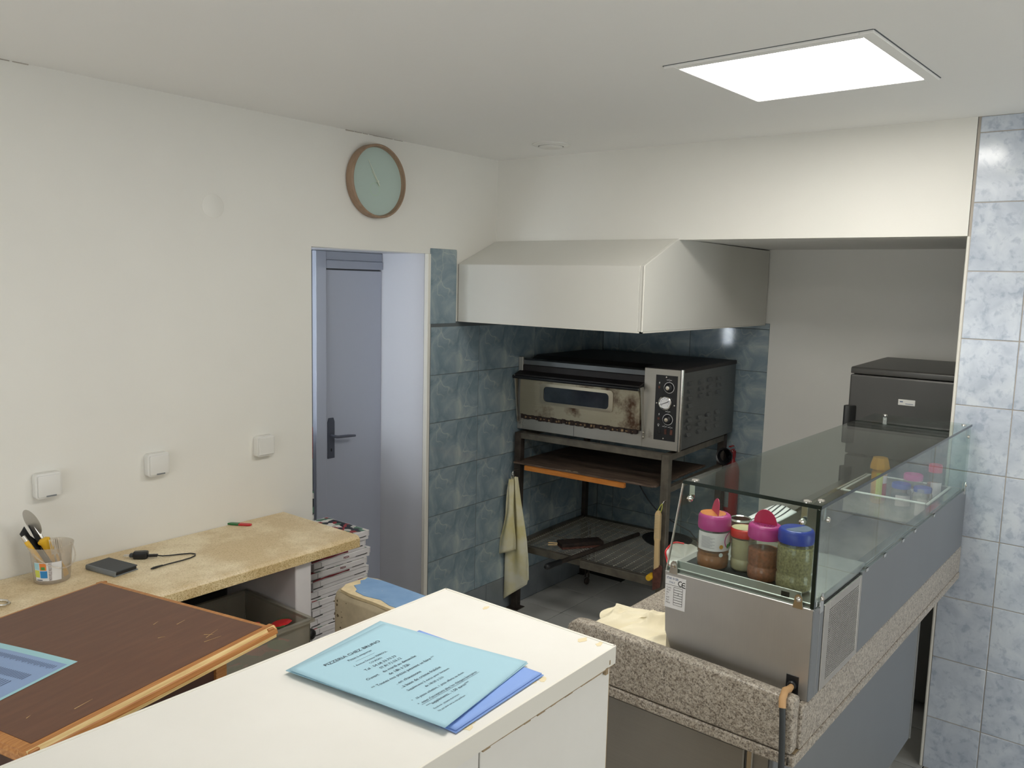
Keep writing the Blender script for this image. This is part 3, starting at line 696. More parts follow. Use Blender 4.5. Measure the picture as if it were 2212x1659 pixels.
for (x, y, dx, dy) in ((-0.14, 0.10, 0.05, 0.012), (-0.16, 0.085, 0.045, -0.01), (-0.13, 0.118, 0.012, -0.02), (-0.12, 0.225, 0.03, 0.004), (-0.20, 0.20, 0.015, -0.008), (-0.52, 0.07, 0.045, 0.004), (-0.15, 0.275, 0.02, 0.006), (-0.59, 0.12, 0.012, 0.004)):
    L = math.hypot(dx, dy); nx, ny = -dy / L * 0.0007, dx / L * 0.0007
    sc.prism([(x - nx, y - ny), (x + dx, y + dy), (x + nx, y + ny)], TZ + 0.0006, TZ + 0.0010, 'z')
sc.build('scratches', M['ply_pale'], tb)
pp = thing('printed_sheet', 'pale blue printed menu sheet lying on the brown table', 'paper', (0.813, 1.905, TZ + 0.0009))
d1 = Vector((0.735 - 0.813, 2.141 - 1.905, 0)).normalized(); d2 = Vector((0.629 - 0.813, 1.849 - 1.905, 0)).normalized()
d2 = (d2 - d1 * d2.dot(d1)).normalized()
def sheet_pt(u, v_, z=0.0): q = d1 * (0.297 * u) + d2 * (0.21 * v_); return (q.x, q.y, z + 0.0015 * sin(pi * u) * (1 - v_))
MB().sheet(lambda u, v_: sheet_pt(u, v_, 0.0003), 16, 10).build('paper', M['flyer_pale'], pp, smooth=60)
MB().sheet(lambda u, v_: sheet_pt(0.03 + 0.94 * u, 0.10 + 0.88 * v_, 0.0006), 16, 10).build('printed_area', M['flyer_lilac'], pp, smooth=60)
ln = MB()
def pline(u0, u1, v0, v1):
    ln.add([sheet_pt(u0, v0, 0.001), sheet_pt(u1, v0, 0.001), sheet_pt(u1, v1, 0.001), sheet_pt(u0, v1, 0.001)], [(0, 1, 2, 3)])
for q in range(40):
    u0 = 0.075 + q * 0.021
    pline(u0, u0 + 0.009, 0.17, 0.17 + 0.065 + 0.012 * (q % 3))
for q in range(34):
    u0 = 0.13 + q * 0.022; pline(u0, u0 + 0.010, 0.42, 0.54)
for q in range(26):
    u0 = 0.18 + q * 0.025; pline(u0, u0 + 0.009, 0.60, 0.78 + 0.05 * ((q * 7) % 4))
ln.build('printed_lines', M['ink_grey'], pp)

# ------------------------------------------------------------------ white counter in the foreground
CZ = 1.305
wc = thing('white_counter', 'tall white laminate counter with chipped edges in the foreground', 'counter', (0, 0, 0))
X0, X1, Y0_, Y1_ = -0.35, 1.139, 0.666, 1.050
MB().box(X0, X1, Y0_, Y1_, CZ - 0.030, CZ).build('counter_top', M['laminate'], wc, bevel=0.0012)
MB().box(X0, X1 + 0.0012, Y1_ - 0.004, Y1_ + 0.0012, CZ - 0.030, CZ + 0.0009).box(X1 - 0.004, X1 + 0.0012, Y0_, Y1_, CZ - 0.030, CZ + 0.0009).box(X0, X1, Y0_ - 0.0012, Y0_ + 0.003, CZ - 0.030, CZ + 0.0009).build('edge_band', M['trim'], wc, bevel=0.0004)
MB().box(X1 - 0.022, X1 - 0.006, Y0_ + 0.006, Y1_ - 0.01, 0.0, CZ - 0.030).build('end_panel', M['chipboard'], wc)
MB().box(0.8, X1 - 0.010, Y0_ + 0.004, Y0_ + 0.020, 0.02, CZ - 0.032).build('front_panel', M['laminate'], wc, bevel=0.001)
MB().box(X0, 0.797, Y0_ + 0.004, Y0_ + 0.020, 0.02, CZ - 0.032).build('front_panel.001', M['laminate'], wc, bevel=0.001)
MB().box(X0, X1 - 0.03, Y1_ - 0.03, Y1_ - 0.014, 0.02, CZ - 0.031).build('back_panel', M['laminate'], wc)
g = MB(); xx = 0.80
random.seed(8)
while xx < 1.132:
    L = random.uniform(0.012, 0.03); hgt = random.uniform(0.0012, 0.0035)
    g.box(xx, min(xx + L, 1.134), Y0_ - 0.0008, Y0_ + 0.005, CZ - 0.0305 - hgt, CZ - 0.0285 + random.uniform(0, 0.0015)); xx += L
g.box(1.108, 1.116, Y0_ - 0.002, Y0_ + 0.004, CZ - 0.040, CZ - 0.0285).box(1.119, 1.1222, Y0_ - 0.0018, Y0_, CZ - 0.026, CZ - 0.018)
g.build('glue_bead', M['stain'], wc, bevel=0.0006)
g = MB()
for (x, y, r) in ((0.79, 0.683, 0.010), (0.802, 0.688, 0.008), (0.965, 0.688, 0.010), (0.95, 0.694, 0.006), (1.118, 0.93, 0.008), (1.122, 0.72, 0.010), (1.126, 0.69, 0.007)):
    n = 9; g.prism([(x + r * random.uniform(0.6, 1.5) * cos(2 * pi * q / n), y + r * random.uniform(0.4, 0.9) * sin(2 * pi * q / n)) for q in range(n)], CZ, CZ + 0.0004, 'z')
g.build('glue_marks', plain('pale_glue_mark', rgb(222, 208, 172), 0.5), wc)
# blue flyers
px, py = 0.858, 0.862
def flyer(name, label, cat, dx, dy, z, ang, mat, lift, w_=0.214, h_=0.294):
    t = thing(name, label, cat, (px + dx, py + dy, z), ang, 'blue flyers on the white counter')
    def fn(u, v_):
        x = (u - 0.5) * w_; y = (v_ - 0.5) * h_
        zz = lift * (1 - u) ** 2 * (0.6 + 0.4 * (1 - v_)) + lift * 0.5 * (1 - v_) ** 3
        return (x, y, zz)
    f = MB(); f.sheet(fn, 20, 24)
    o = f.build('paper', mat, t, smooth=60)
    s = o.modifiers.new('thickness', 'SOLIDIFY'); s.thickness = 0.0008; s.offset = 0
    return t, fn
A5 = radians(4.5)
flyer('flyer', 'periwinkle blue flyer at the bottom of the pile, jutting out to the right', 'flyer', 0.006, -0.049, CZ + 0.0022, radians(2.4), M['flyer_deep'], 0.0, 0.208, 0.250)
flyer('flyer.001', 'second periwinkle blue flyer just above the lowest one', 'flyer', 0.006, -0.046, CZ + 0.0036, radians(2.8), M['flyer_deep'], 0.0006, 0.206, 0.250)
flyer('flyer.002', 'light blue flyer directly under the printed one, corner showing at back left', 'flyer', -0.006, -0.002, CZ + 0.0050, radians(8.2), M['flyer'], 0.0015, 0.222, 0.294)
A5 = radians(7.0)
ft_ = thing('flyer.003', 'light blue printed flyer with opening hours on top of the pile', 'flyer', (px, py, CZ + 0.0068), A5, 'blue flyers on the white counter')
QC = [(-0.1227, -0.1540), (0.1095, -0.1433), (0.0935, 0.1337), (-0.1215, 0.1342)]   # slightly sprung sheet corners
def fz(x, y): return 0.0035 * max(0.0, min(1.0, (0.1 - x) / 0.22)) ** 2
def quad(u, v_, dz=0.0):
    x = (QC[0][0] * (1 - u) + QC[1][0] * u) * (1 - v_) + (QC[3][0] * (1 - u) + QC[2][0] * u) * v_
    y = (QC[0][1] * (1 - u) + QC[1][1] * u) * (1 - v_) + (QC[3][1] * (1 - u) + QC[2][1] * u) * v_
    return (x, y, fz(x, y) + dz)
o = MB().sheet(quad, 20, 24).build('paper', M['flyer'], ft_, smooth=60)
s = o.modifiers.new('thickness', 'SOLIDIFY'); s.thickness = 0.0008; s.offset = 0
LN = [('PIZZERIA CHEZ BRUNO', 0.0104, -0.0233, 0.0969, 0.117), ('Pizzas à emporter', 0.0076, -0.0238, 0.0821, 0.050), ('-------------------', 0.006, -0.0236, 0.0719, 0.040),
      ('1 Avenue Docteur FERROUL', 0.0064, -0.0232, 0.0607, 0.070), ('COURSAN', 0.0062, -0.0231, 0.0506, 0.026), ('Tel : 04.68.33.70.33', 0.0082, -0.0252, 0.0387, 0.066), ('07.81.72.53.12', 0.0082, -0.0165, 0.0261, 0.046),
      ('Ouvert    du mardi au dimanche', 0.0086, -0.0272, 0.0148, 0.106), ('de 18h à 22h', 0.0086, -0.0250, 0.0024, 0.044), ('** Toutes nos pizzas peuvent se faire **', 0.0088, -0.0270, -0.0095, 0.136),
      ('...en chaussons', 0.0086, -0.0390, -0.0260, 0.054), ('...à base de crème fraîche', 0.0088, -0.0269, -0.0400, 0.088), ('Suppléments 2 euros pour livraison', 0.0068, -0.0252, -0.0535, 0.092), ('de 18h30 à 21h', 0.0068, -0.0267, -0.0648, 0.040),
      ('*   10 pizzas achetées, 1 pizza offerte au choix', 0.0068, -0.0340, -0.0785, 0.114), ("*  nous n'acceptons plus les chèques bancaires", 0.0074, -0.0290, -0.0925, 0.130), ('***suppléments... 1,50 euros***', 0.0076, -0.0440, -0.1035, 0.094),
      ('Facebook : pizzeria chez bruno', 0.0052, -0.0640, -0.1143, 0.054), ('Ne pas jeter sur la voie publique', 0.0052, -0.0640, -0.1232, 0.058)]
TA = radians(-4.0)
def place_text(o, xx, yy):
    for v_ in o.data.vertices:
        lx = xx + v_.co.x * cos(TA) - v_.co.y * sin(TA); ly = yy + v_.co.x * sin(TA) + v_.co.y * cos(TA)
        v_.co = (lx, ly, fz(lx, ly) + 0.0009)
for txt, sz, xx, yy, wd in LN:
    o = lettering(txt, sz, M['ink'], ft_, Matrix.Identity(4), width=wd, bold=0.0)
    place_text(o, xx, yy)
u_ = MB(); u_.sheet(lambda a_, b_: (-0.065 + 0.130 * a_, -0.0048 + 0.0005 * b_, 0.0), 10, 1)
place_text(u_.build('underline', M['ink'], ft_), -0.0270, -0.0925)

# ------------------------------------------------------------------ granite counter with refrigerated showcase (turned -1.3 degrees)
DO = Vector((1.873, 0.579, 0)); DR = radians(-1.3)
def DW(d, e, z=0.0): return (DO.x + d * cos(DR) - e * sin(DR), DO.y + d * sin(DR) + e * cos(DR), z)
gc = thing('granite_counter', 'speckled grey granite counter with deep apron along its front and end', 'counter', DW(0, 0), DR)
MB().box(-0.036, 1.612, 0.012, 0.612, 0.90, 0.94).build('counter_slab', M['granite'], gc, bevel=0.004, seg=2)
pts = [(0.0, 0.838)]
top_z = [(0.0, 0.972), (0.2, 0.980), (0.45, 0.985), (0.585, 0.988)]
pts += top_z + [(0.618, 0.984), (0.635, 0.970), (0.640, 0.950), (0.640, 0.838)]
MB().prism(pts, -0.073, -0.036, 'x').build('end_apron', M['granite'], gc, bevel=0.009, seg=3, smooth=40)
MB().box(-0.075, -0.036, 0.0, 0.636, 0.810, 0.8365).build('apron_lip', M['granite'], gc, bevel=0.004, seg=2)
MB().box(-0.036, 1.612, -0.006, 0.012, 0.8385, 0.941).build('front_apron', M['granite'], gc, bevel=0.003)
MB().box(-0.075, 1.612, -0.008, 0.012, 0.811, 0.837).build('apron_lip.001', M['granite'], gc, bevel=0.003)
MB().box(-0.060, 1.60, -0.003, 0.6, 0.8362, 0.8388).build('stained_joint', M['stain'], gc)
bs = thing('steel_base_cabinet', 'stainless steel base cabinet under the granite counter with blue grey front sheet', 'cabinet', DW(0, 0), DR)
MB().box(-0.045, 1.282, 0.06, 0.6, 0.275, 0.809).build('cabinet_body', M['steel_dull'], bs, bevel=0.002)
MB().box(-0.056, -0.046, 0.118, 0.598, 0.28, 0.800).build('end_panel', M['steel_dull'], bs, bevel=0.003)
MB().box(-0.054, -0.046, 0.098, 0.113, 0.28, 0.800).build('frame_strip', M['chrome'], bs, bevel=0.002)
MB().box(-0.047, 1.285, 0.048, 0.060, 0.275, 0.808).build('front_panel', M['blue_grey'], bs, bevel=0.002)
MB().box(1.285, 1.289, 0.044, 0.064, 0.275, 0.808).build('panel_edge', M['chrome'], bs)
for x, y in ((1.2, 0.10), (1.2, 0.53), (0.02, 0.10), (0.02, 0.53)):
    MB().lathe([(0.03, 0.0), (0.03, 0.02), (0.02, 0.03), (0.02, 0.275)], 16, Matrix.Translation((x, y, 0))).build('leg', M['chrome'], bs, smooth=40)
wcbl = thing('white_cable', 'white cable looped on the floor under the granite counter', 'cable', DW(1.22, 0.05, 0))
MB().tube([(-0.06 + 0.085 * cos(q), 0.02 * sin(q * 2), 0.095 + 0.085 * sin(q)) for q in [radians(v_) for v_ in range(-75, 200, 15)]], 0.006).build('loop', M['white_cable'], wcbl, smooth=50)

dc = thing('refrigerated_showcase', 'long stainless refrigerated topping showcase with glass cover on the granite counter', 'showcase', DW(0, 0, 0), DR)
LZ, TT, DL, DE = 0.941, 1.166, 1.605, 0.384
MB().prism([(-0.003, LZ), (0.350, LZ), (0.376, 1.005), (DE, TT - 0.002), (DE, TT), (-0.003, TT)], 0.0, 0.014, 'x').build('end_panel', M['steel_h'], dc, bevel=0.0015)
b_ = MB()
b_.box(0.014, 0.40, 0.004, DE - 0.006, LZ + 0.002, 1.160)
b_.box(0.40, DL, 0.004, DE - 0.006, LZ + 0.002, 1.03)
b_.box(0.40, DL, 0.004, 0.032, 1.03, 1.164).box(0.40, DL, 0.345, DE - 0.006, 1.03, 1.164).box(1.575, DL, 0.032, 0.345, 1.03, 1.164)
b_.build('steel_body', M['steel'], dc)
MB().box(0.006, 0.40, 0.004, DE - 0.004, 1.160, 1.178).build('compressor_lid', M['steel_h'], dc, bevel=0.002)
MB().box(0.018, 0.15, 0.045, DE - 0.03, 1.178, 1.1815).build('perforated_mat', M['black_soft'], dc, bevel=0.001)
MB().box(0.008, 0.012, 0.03, DE - 0.03, 1.166, 1.198).build('front_lip', M['steel_h'], dc, bevel=0.001)
MB().box(0.0075, 0.008, 0.058, 0.078, 1.174, 1.190).build('maker_badge', M['black'], dc)
MB().box(0.40, 1.56, 0.345, 0.380, 1.164, 1.176).box(0.40, 1.56, 0.338, 0.345, 1.172, 1.182).box(0.40, 1.56, 0.006, 0.032, 1.164, 1.170).box(0.40, 0.415, 0.03, 0.345, 1.150, 1.166).build('well_rim', M['chrome'], dc, bevel=0.0015)
MB().box(0.0, 0.064, -0.006, -0.0005, LZ, 1.165).build('corner_post', M['blue_grey'], dc, bevel=0.002)
MB().box(0.037, 0.039, -0.0066, -0.006, LZ, 1.164).build('post_edge', M['chrome'], dc)
MB().box(0.355, DL, -0.006, 0.002, LZ, 1.165).build('front_panel', M['blue_grey'], dc, bevel=0.0015)
MB().box(0.074, 0.352, -0.001, 0.002, LZ + 0.002, 1.160).build('grille_backing', M['black'], dc)
g = MB()
gx0, gx1, gz0, gz1 = 0.108, 0.336, 0.957, 1.137
g.box(0.072, gx0, -0.006, -0.001, LZ, 1.158).box(gx1, 0.352, -0.006, -0.001, LZ, 1.158).box(gx0, gx1, -0.006, -0.001, LZ, gz0).box(gx0, gx1, -0.006, -0.001, gz1, 1.158)
g.build('grille_frame', M['steel'], dc, bevel=0.001)
g = MB(); nx, nz = 24, 34
for q in range(nx + 1):
    x = gx0 + (gx1 - gx0) * q / nx; g.box(x - 0.0020, x + 0.0020, -0.005, -0.0035, gz0, gz1)
for q in range(nz + 1):
    z = gz0 + (gz1 - gz0) * q / nz; g.box(gx0, gx1, -0.0049, -0.0034, z - 0.0010, z + 0.0010)
g.build('grille_mesh', M['steel'], dc)['kind'] = 'stuff'
# glass cover
GT = 1.405
MB().box(0.0, 1.606, -0.004, 0.345, GT, GT + 0.007).build('top_pane', M['glass'], dc)
MB().box(0.004, 1.600, -0.0035, 0.0025, 1.168, GT - 0.001).build('front_pane', M['glass'], dc)
MB().prism([(0.004, 1.168), (0.380, 1.168), (0.345, GT - 0.001), (0.004, GT - 0.001)], 0.0, 0.006, 'x').build('end_pane', M['glass'], dc)
MB().prism([(0.004, 1.168), (0.378, 1.168), (0.345, GT - 0.001), (0.004, GT - 0.001)], 1.594, 1.600, 'x').build('end_pane.001', M['glass'], dc)
MB().box(-0.0012, 0.0, -0.004, 0.345, GT - 0.001, GT + 0.008).box(0.0, 1.606, -0.0052, -0.004, GT - 0.0005, GT + 0.0075).box(-0.0014, 0.0038, -0.0040, 0.0050, 1.168, GT - 0.002).build('polished_edge', M['glass_edge'], dc)
MB().prism([(0.379, 1.168), (0.382, 1.168), (0.347, GT - 0.001), (0.344, GT - 0.001)], -0.0002, 0.0062, 'x').build('polished_edge.001', M['wire'], dc)
def clip(e, z, up):
    c_ = MB()
    if up:
        c_.prism([(e - 0.011, z - 0.022), (e + 0.013, z - 0.022), (e + 0.009, z + 0.006), (e + 0.004, z + 0.012), (e - 0.003, z + 0.012), (e - 0.008, z + 0.006)], -0.003, -0.0005, 'x')
        c_.lathe([(0.0, 0.005), (0.005, 0.003), (0.0065, 0.0)], 16, Matrix.Translation((-0.003, e, z)) @ Matrix.Rotation(-pi / 2, 4, 'Y'), False, False)
    else:
        c_.box(0.007, 0.0085, e - 0.007, e + 0.007, z - 0.036, z - 0.001)
        c_.lathe([(0.0, 0.011), (0.006, 0.009), (0.0085, 0.004), (0.008, 0.0)], 16, Matrix.Translation((0.0, e, z - 0.036)) @ Matrix.Rotation(-pi / 2, 4, 'Y'), False, False)
        c_.lathe([(0.010, 0.0), (0.009, 0.003), (0.0, 0.0045)], 16, Matrix.Translation((0.022, e, z + 0.0072)), False, False)
    c_.build('glass_clip', M['chrome'], dc, smooth=40)
clip(0.357, 1.185, True); clip(0.032, 1.183, True)
clip(0.322, GT, False); clip(0.036, GT, False)
for x in (0.040, 1.575):
    c_ = MB(); c_.prism([(x - 0.012, 1.150), (x + 0.012, 1.150), (x + 0.009, 1.188), (x + 0.004, 1.196), (x - 0.004, 1.196), (x - 0.009, 1.188)], -0.0085, -0.0062, 'y')
    c_.lathe([(0.0, 0.004), (0.005, 0.003), (0.006, 0.0)], 16, Matrix.Translation((x, -0.0085, 1.184)) @ ROTX, False, False)
    c_.build('glass_clip', M['chrome'], dc, smooth=40)
for x in (0.050, 1.560):
    c_ = MB(); c_.box(x - 0.006, x + 0.006, 0.003, 0.0045, GT - 0.036, GT - 0.002).lathe([(0.0, 0.007), (0.006, 0.005), (0.007, 0.0)], 16, Matrix.Translation((x, -0.0035, GT - 0.034)) @ ROTX, False, False)
    c_.lathe([(0.009, 0.0), (0.008, 0.003), (0.0, 0.0045)], 16, Matrix.Translation((x, 0.014, GT + 0.0072)), False, False)
    c_.build('glass_clip', M['chrome'], dc, smooth=40)
c_ = MB(); c_.lathe([(0.009, 0.0), (0.008, 0.003), (0.0, 0.0045)], 16, Matrix.Translation((1.588, 0.30, GT + 0.0072)), False, False).box(1.586, 1.590, 0.293, 0.307, GT - 0.03, GT - 0.001).build('glass_clip', M['chrome'], dc, smooth=40)
for x in (0.385, 0.545, 0.73, 0.865, 1.102):
    MB().box(x - 0.010, x + 0.010, -0.0085, -0.0062, 1.160, 1.170).box(x - 0.010, x + 0.010, -0.0085, -0.004, 1.168, 1.170).build('pane_stop', M['chrome'], dc)
# data plate with CE mark
lb = MB().box(-0.0006, 0.0, 0.322, 0.380, 1.070, 1.155).build('data_plate', M['paper_white'], dc)
def LB(y, z): return basis((-0.0008, y, z), (0, -1, 0), (0, 0, 1))
lettering('STAR 10 GRI', 0.0085, M['ink_grey'], lb, LB(0.3600, 1.1490), bold=0.0002, width=0.033)
lettering('ITALY', 0.0065, M['ink_grey'], lb, LB(0.3610, 1.1385), bold=0.0001)
def arc(cy, cz, r, bar):
    c_ = MB(); a0, a1 = 60, 300; n = 14
    pts = [(cy - 0, 0)]
    outer = [(cy - r * cos(radians(a0 + (a1 - a0) * q / n)), cz + r * sin(radians(a0 + (a1 - a0) * q / n))) for q in range(n + 1)]
    inner = [(cy - (r - 0.0022) * cos(radians(a0 + (a1 - a0) * q / n)), cz + (r - 0.0022) * sin(radians(a0 + (a1 - a0) * q / n))) for q in range(n + 1)]
    for q in range(n):
        c_.add([(-0.0009, *outer[q]), (-0.0009, *outer[q + 1]), (-0.0009, *inner[q + 1]), (-0.0009, *inner[q])], [(0, 1, 2, 3)])
    if bar: c_.box(-0.0009, -0.0008, cy - 0.003, cy + r - 0.001, cz - 0.0011, cz + 0.0011)
    c_.build('ce_mark', M['ink_black'], lb)
arc(0.3365, 1.1400, 0.0075, False); arc(0.3265, 1.1385, 0.0075, True)
f_ = MB()
f_.box(-0.0009, -0.0006, 0.322, 0.380, 1.1310, 1.1318)
for q in range(7):
    z = 1.127 - 0.0067 * q
    f_.box(-0.0009, -0.0006, 0.330, 0.3555, z - 0.0004, z + 0.0004).box(-0.0009, -0.0006, 0.330, 0.3555, z - 0.0067, z - 0.0060)
    f_.box(-0.0009, -0.0006, 0.330, 0.3308, z - 0.0067, z).box(-0.0009, -0.0006, 0.3547, 0.3555, z - 0.0067, z)
f_.box(-0.0009, -0.0006, 0.3415, 0.3425, 1.1070, 1.1135)
f_.build('table_lines', M['ink_black'], lb)
for q, t_ in enumerate(('Code', 'Mod', 'SN', 'V', 'kW', 'Ref', 'Mass')):
    lettering(t_, 0.0062, M['ink_black'], lb, basis((-0.0008, 0.3765, 1.1235 - 0.0067 * q), (0, -1, 0), (0, 0, 1)), align='LEFT')
MB().box(-0.0012, 0.0, 0.019, 0.049, 0.948, 0.996).build('inlet_plate', M['black'], dc, bevel=0.0006)
MB().lathe([(0.011, 0.0), (0.011, 0.006), (0.008, 0.009), (0.0, 0.009)], 20, Matrix.Translation((-0.0012, 0.033, 0.973)) @ Matrix.Rotation(-pi / 2, 4, 'Y'), False, False).build('inlet_collar', M['black'], dc, smooth=40)
hs = thing('drain_hose', 'dark drain hose with tan plug hanging down the corner of the granite counter', 'hose', DW(0, 0, 0), DR)
MB().tube([(-0.010, 0.032, 0.972), (-0.030, 0.030, 0.9735), (-0.062, 0.027, 0.984), (-0.084, 0.024, 0.974), (-0.090, 0.021, 0.955)], [0.0065, 0.008, 0.0085, 0.0085, 0.0085], 10).build('tan_elbow', M['cork'], hs, smooth=50)
MB().tube([(-0.090, 0.021, 0.957), (-0.092, 0.018, 0.93), (-0.093, 0.014, 0.85), (-0.094, 0.010, 0.70), (-0.094, 0.006, 0.45), (-0.094, 0.004, 0.0)], 0.007, 10).build('tube', M['hose'], hs, smooth=50)

# ------------------------------------------------------------------ jars on the near end of the showcase
def jar(name, label, d, e, z, r, h, fill, fill_mat, lid_mat, flap=None, rz=0.0, neck=0.84, lid_h=0.030, group='spice jars at the near end of the showcase', powder=None, band_=None):
    t = thing(name, label, 'jar', DW(d, e, z), rz, group)
    hb = h - lid_h * 0.9
    prof = [(r * 0.82, 0.0), (r * 0.97, 0.006), (r, 0.016), (r, hb * 0.30), (r * 0.95, hb * 0.335), (r * 0.95, hb * 0.36), (r, hb * 0.40), (r, hb * 0.78), (r * 0.94, hb * 0.90), (r * neck, hb * 0.97), (r * neck, hb)]
    MB().lathe(prof, 32, cap1=False).build('jar_body', M['plastic_clear'], t, smooth=45)
    k = 0.955
    fp = [(q[0] * k, max(0.002, q[1])) for q in prof if q[1] < hb * fill]
    rr = fp[-1][0]; fp += [(rr, hb * fill), (rr * 0.5, hb * fill + 0.004), (0.0, hb * fill + 0.003)]
    MB().lathe(fp, 28, cap1=False).build('contents', fill_mat, t, smooth=40)
    lr = r * neck + 0.0035
    L = MB().lathe([(lr, hb - 0.004), (lr + 0.0012, hb + 0.002), (lr + 0.0006, hb + lid_h * 0.75), (lr - 0.002, hb + lid_h * 0.92), (lr - 0.006, hb + lid_h), (0.0, hb + lid_h)], 36, None, False, False).build('lid', lid_mat, t, smooth=40)
    if flap:
        a = [(lr * 0.72 * cos(radians(q)), lr * 0.95 * sin(radians(q))) for q in range(0, 181, 15)]
        m = Matrix.Translation((0, 0, hb + lid_h)) @ Matrix.Rotation(radians(8), 4, 'Y')
        MB().prism(a, -0.0012, 0.0012, 'x', m).build('open_flap', flap, L, bevel=0.0005)
        hsm = MB()
        for q in range(6):
            for w_ in range(2):
                a_ = radians(-65 + 26 * q); rr_ = lr * (0.45 + 0.25 * w_)
                hsm.lathe([(0.0016, hb + lid_h), (0.0016, hb + lid_h + 0.0004), (0.0, hb + lid_h + 0.0004)], 8, Matrix.Translation((rr_ * cos(a_), rr_ * sin(a_), 0)), False, False)
        hsm.build('pour_holes', M['rust'], L)
    if lid_mat is M['blue']:
        MB().prism([(lr * 0.82 * cos(radians(a_)), lr * 0.82 * sin(radians(a_))) for a_ in range(150, 341, 10)], hb + lid_h, hb + lid_h + 0.0008, 'z').build('clear_flap', M['flap_grey'], L)
    if powder:
        MB().lathe([(lr * 0.8, hb + lid_h + 0.0002), (lr * 0.5, hb + lid_h + 0.0016), (0.0, hb + lid_h + 0.002)], 20, Matrix.Translation((-0.004, 0.003, 0)), False, False).build('spilled_powder', powder, L, smooth=40)
    if band_:
        z0, z1, a0, a1 = band_
        def fn(u, v_):
            a_ = radians(a0 + (a1 - a0) * u); return ((r + 0.0008) * cos(a_), (r + 0.0008) * sin(a_), z0 + (z1 - z0) * v_)
        lb_ = MB().sheet(fn, 20, 1).build('paper_label', M['jar_label'], t, smooth=60)
        # small print: lines, three round pictures and a curved mark
        s_ = MB()
        for q in range(11):
            zz = z1 - 0.010 - q * (z1 - z0 - 0.016) / 11
            def f2(u, v_, zz=zz, q=q):
                a_ = radians(a0 + 18 + (34 + 8 * ((q * 5) % 3)) * u); return ((r + 0.0011) * cos(a_), (r + 0.0011) * sin(a_), zz - 0.0016 * v_)
            s_.sheet(f2, 6, 1)
        s_.build('small_print', M['print_faint'], lb_)
        for q, mm in enumerate((M['paper_white'], M['amber'], M['paper_white'])):
            a_ = radians(a0 + 92); zz = z1 - 0.014 - 0.021 * q
            m = Matrix.Translation(((r + 0.001) * cos(a_), (r + 0.001) * sin(a_), zz)) @ Matrix.Rotation(a_, 4, 'Z') @ Matrix.Rotation(pi / 2, 4, 'Y')
            MB().lathe([(0.0055, 0.0), (0.0055, 0.0004), (0.0, 0.0004)], 14, m, False, False).build('picture', mm, lb_)
        def f3(u, v_):
            t_ = -0.9 + 2.6 * u; rad = 0.020 + 0.0028 * v_
            a_ = radians(a0 + 136) - (rad * cos(t_)) / r; return ((r + 0.0012) * cos(a_), (r + 0.0012) * sin(a_), z0 + (z1 - z0) * 0.55 + rad * sin(t_))
        MB().sheet(f3, 14, 1).build('curved_mark', M['pink'], lb_)
        m_ = MB()
        for q in range(3):
            a_ = radians(a0 + 122 + 12 * q); m_.lathe([(0.006, 0), (0.0, 0.0007)], 8, Matrix.Translation(((r + 0.0009) * cos(a_), (r + 0.0009) * sin(a_), z0 + 0.012 + 0.003 * (q % 2))) @ Matrix.Rotation(a_, 4, 'Z') @ Matrix.Rotation(pi / 2, 4, 'Y'), False, False)
        m_.build('leaf_print', M['green_print'], lb_)
    return t
JZ = 1.182
jar('spice_jar', 'magenta-lidded jar of brown spice with white paper label, flap open', 0.072, 0.287, JZ, 0.0405, 0.138, 0.42, M['spice_brown'], M['pink'], M['pink_flap'], radians(-50), 0.92, 0.034, powder=M['orange_print'], band_=(0.052, 0.099, 190, 345))
jar('spice_jar.001', 'short red-lidded jar of pale powder with dust on its lid', 0.103, 0.218, JZ, 0.0320, 0.110, 0.90, M['spice_pale'], M['red'], None, 0, 0.99, 0.018, powder=M['spice_pale'])
jar('spice_jar.002', 'magenta-lidded jar of red-brown flakes without label, flap open', 0.073, 0.153, JZ, 0.0385, 0.138, 0.70, M['spice_red'], M['pink'], M['pink_flap'], radians(185), 0.94, 0.030)
jar('spice_jar.003', 'blue-lidded jar of dried green herbs beside the corner of the glass', 0.060, 0.070, JZ, 0.0425, 0.148, 0.90, M['herbs'], M['blue'], None, 0, 0.88, 0.029)
tn = thing('tin_can', 'small dark open tin behind the jar with the white label', 'can', DW(0.32, 0.325, 1.179))
MB().lathe([(0.028, 0.0), (0.028, 0.062), (0.030, 0.064), (0.030, 0.070), (0.026, 0.070), (0.025, 0.010), (0.0, 0.010)], 24, None, True, False).build('can_body', M['rust'], tn, smooth=40)
MB().lathe([(0.030, 0.066), (0.031, 0.069), (0.029, 0.072), (0.026, 0.070)], 24, None, False, False).build('can_rim', M['chrome'], tn, smooth=40)
MB().sheet(lambda u, v_: (0.0286 * cos(radians(225 + 60 * u)), 0.0286 * sin(radians(225 + 60 * u)), 0.006 + 0.05 * v_), 8, 1).build('can_label', M['spice_pale'], tn)
sc_ = thing('striped_cloth', 'white cloth with dark stripes folded over the back rim of the showcase', 'cloth', DW(0.55, 0.36, 1.1825), DR)
def scf(u, v_): return (-0.16 + 0.34 * u, -0.045 + 0.09 * v_, 0.006 + 0.008 * sin(6 * u + 2 * v_) * sin(pi * v_) + 0.006 * sin(pi * v_))
o = MB().sheet(scf, 16, 8).build('cloth', M['paper_white'], sc_, smooth=60); m_ = o.modifiers.new('thickness', 'SOLIDIFY'); m_.thickness = 0.004; m_.offset = -1
for q in range(4):
    v0 = 0.2 + 0.18 * q
    MB().sheet(lambda u, v_: tuple(a_ + b__ for a_, b__ in zip(scf(u, v0 + 0.05 * v_), (0, 0, 0.0009))), 16, 2).build('stripe', M['charcoal'], sc_)
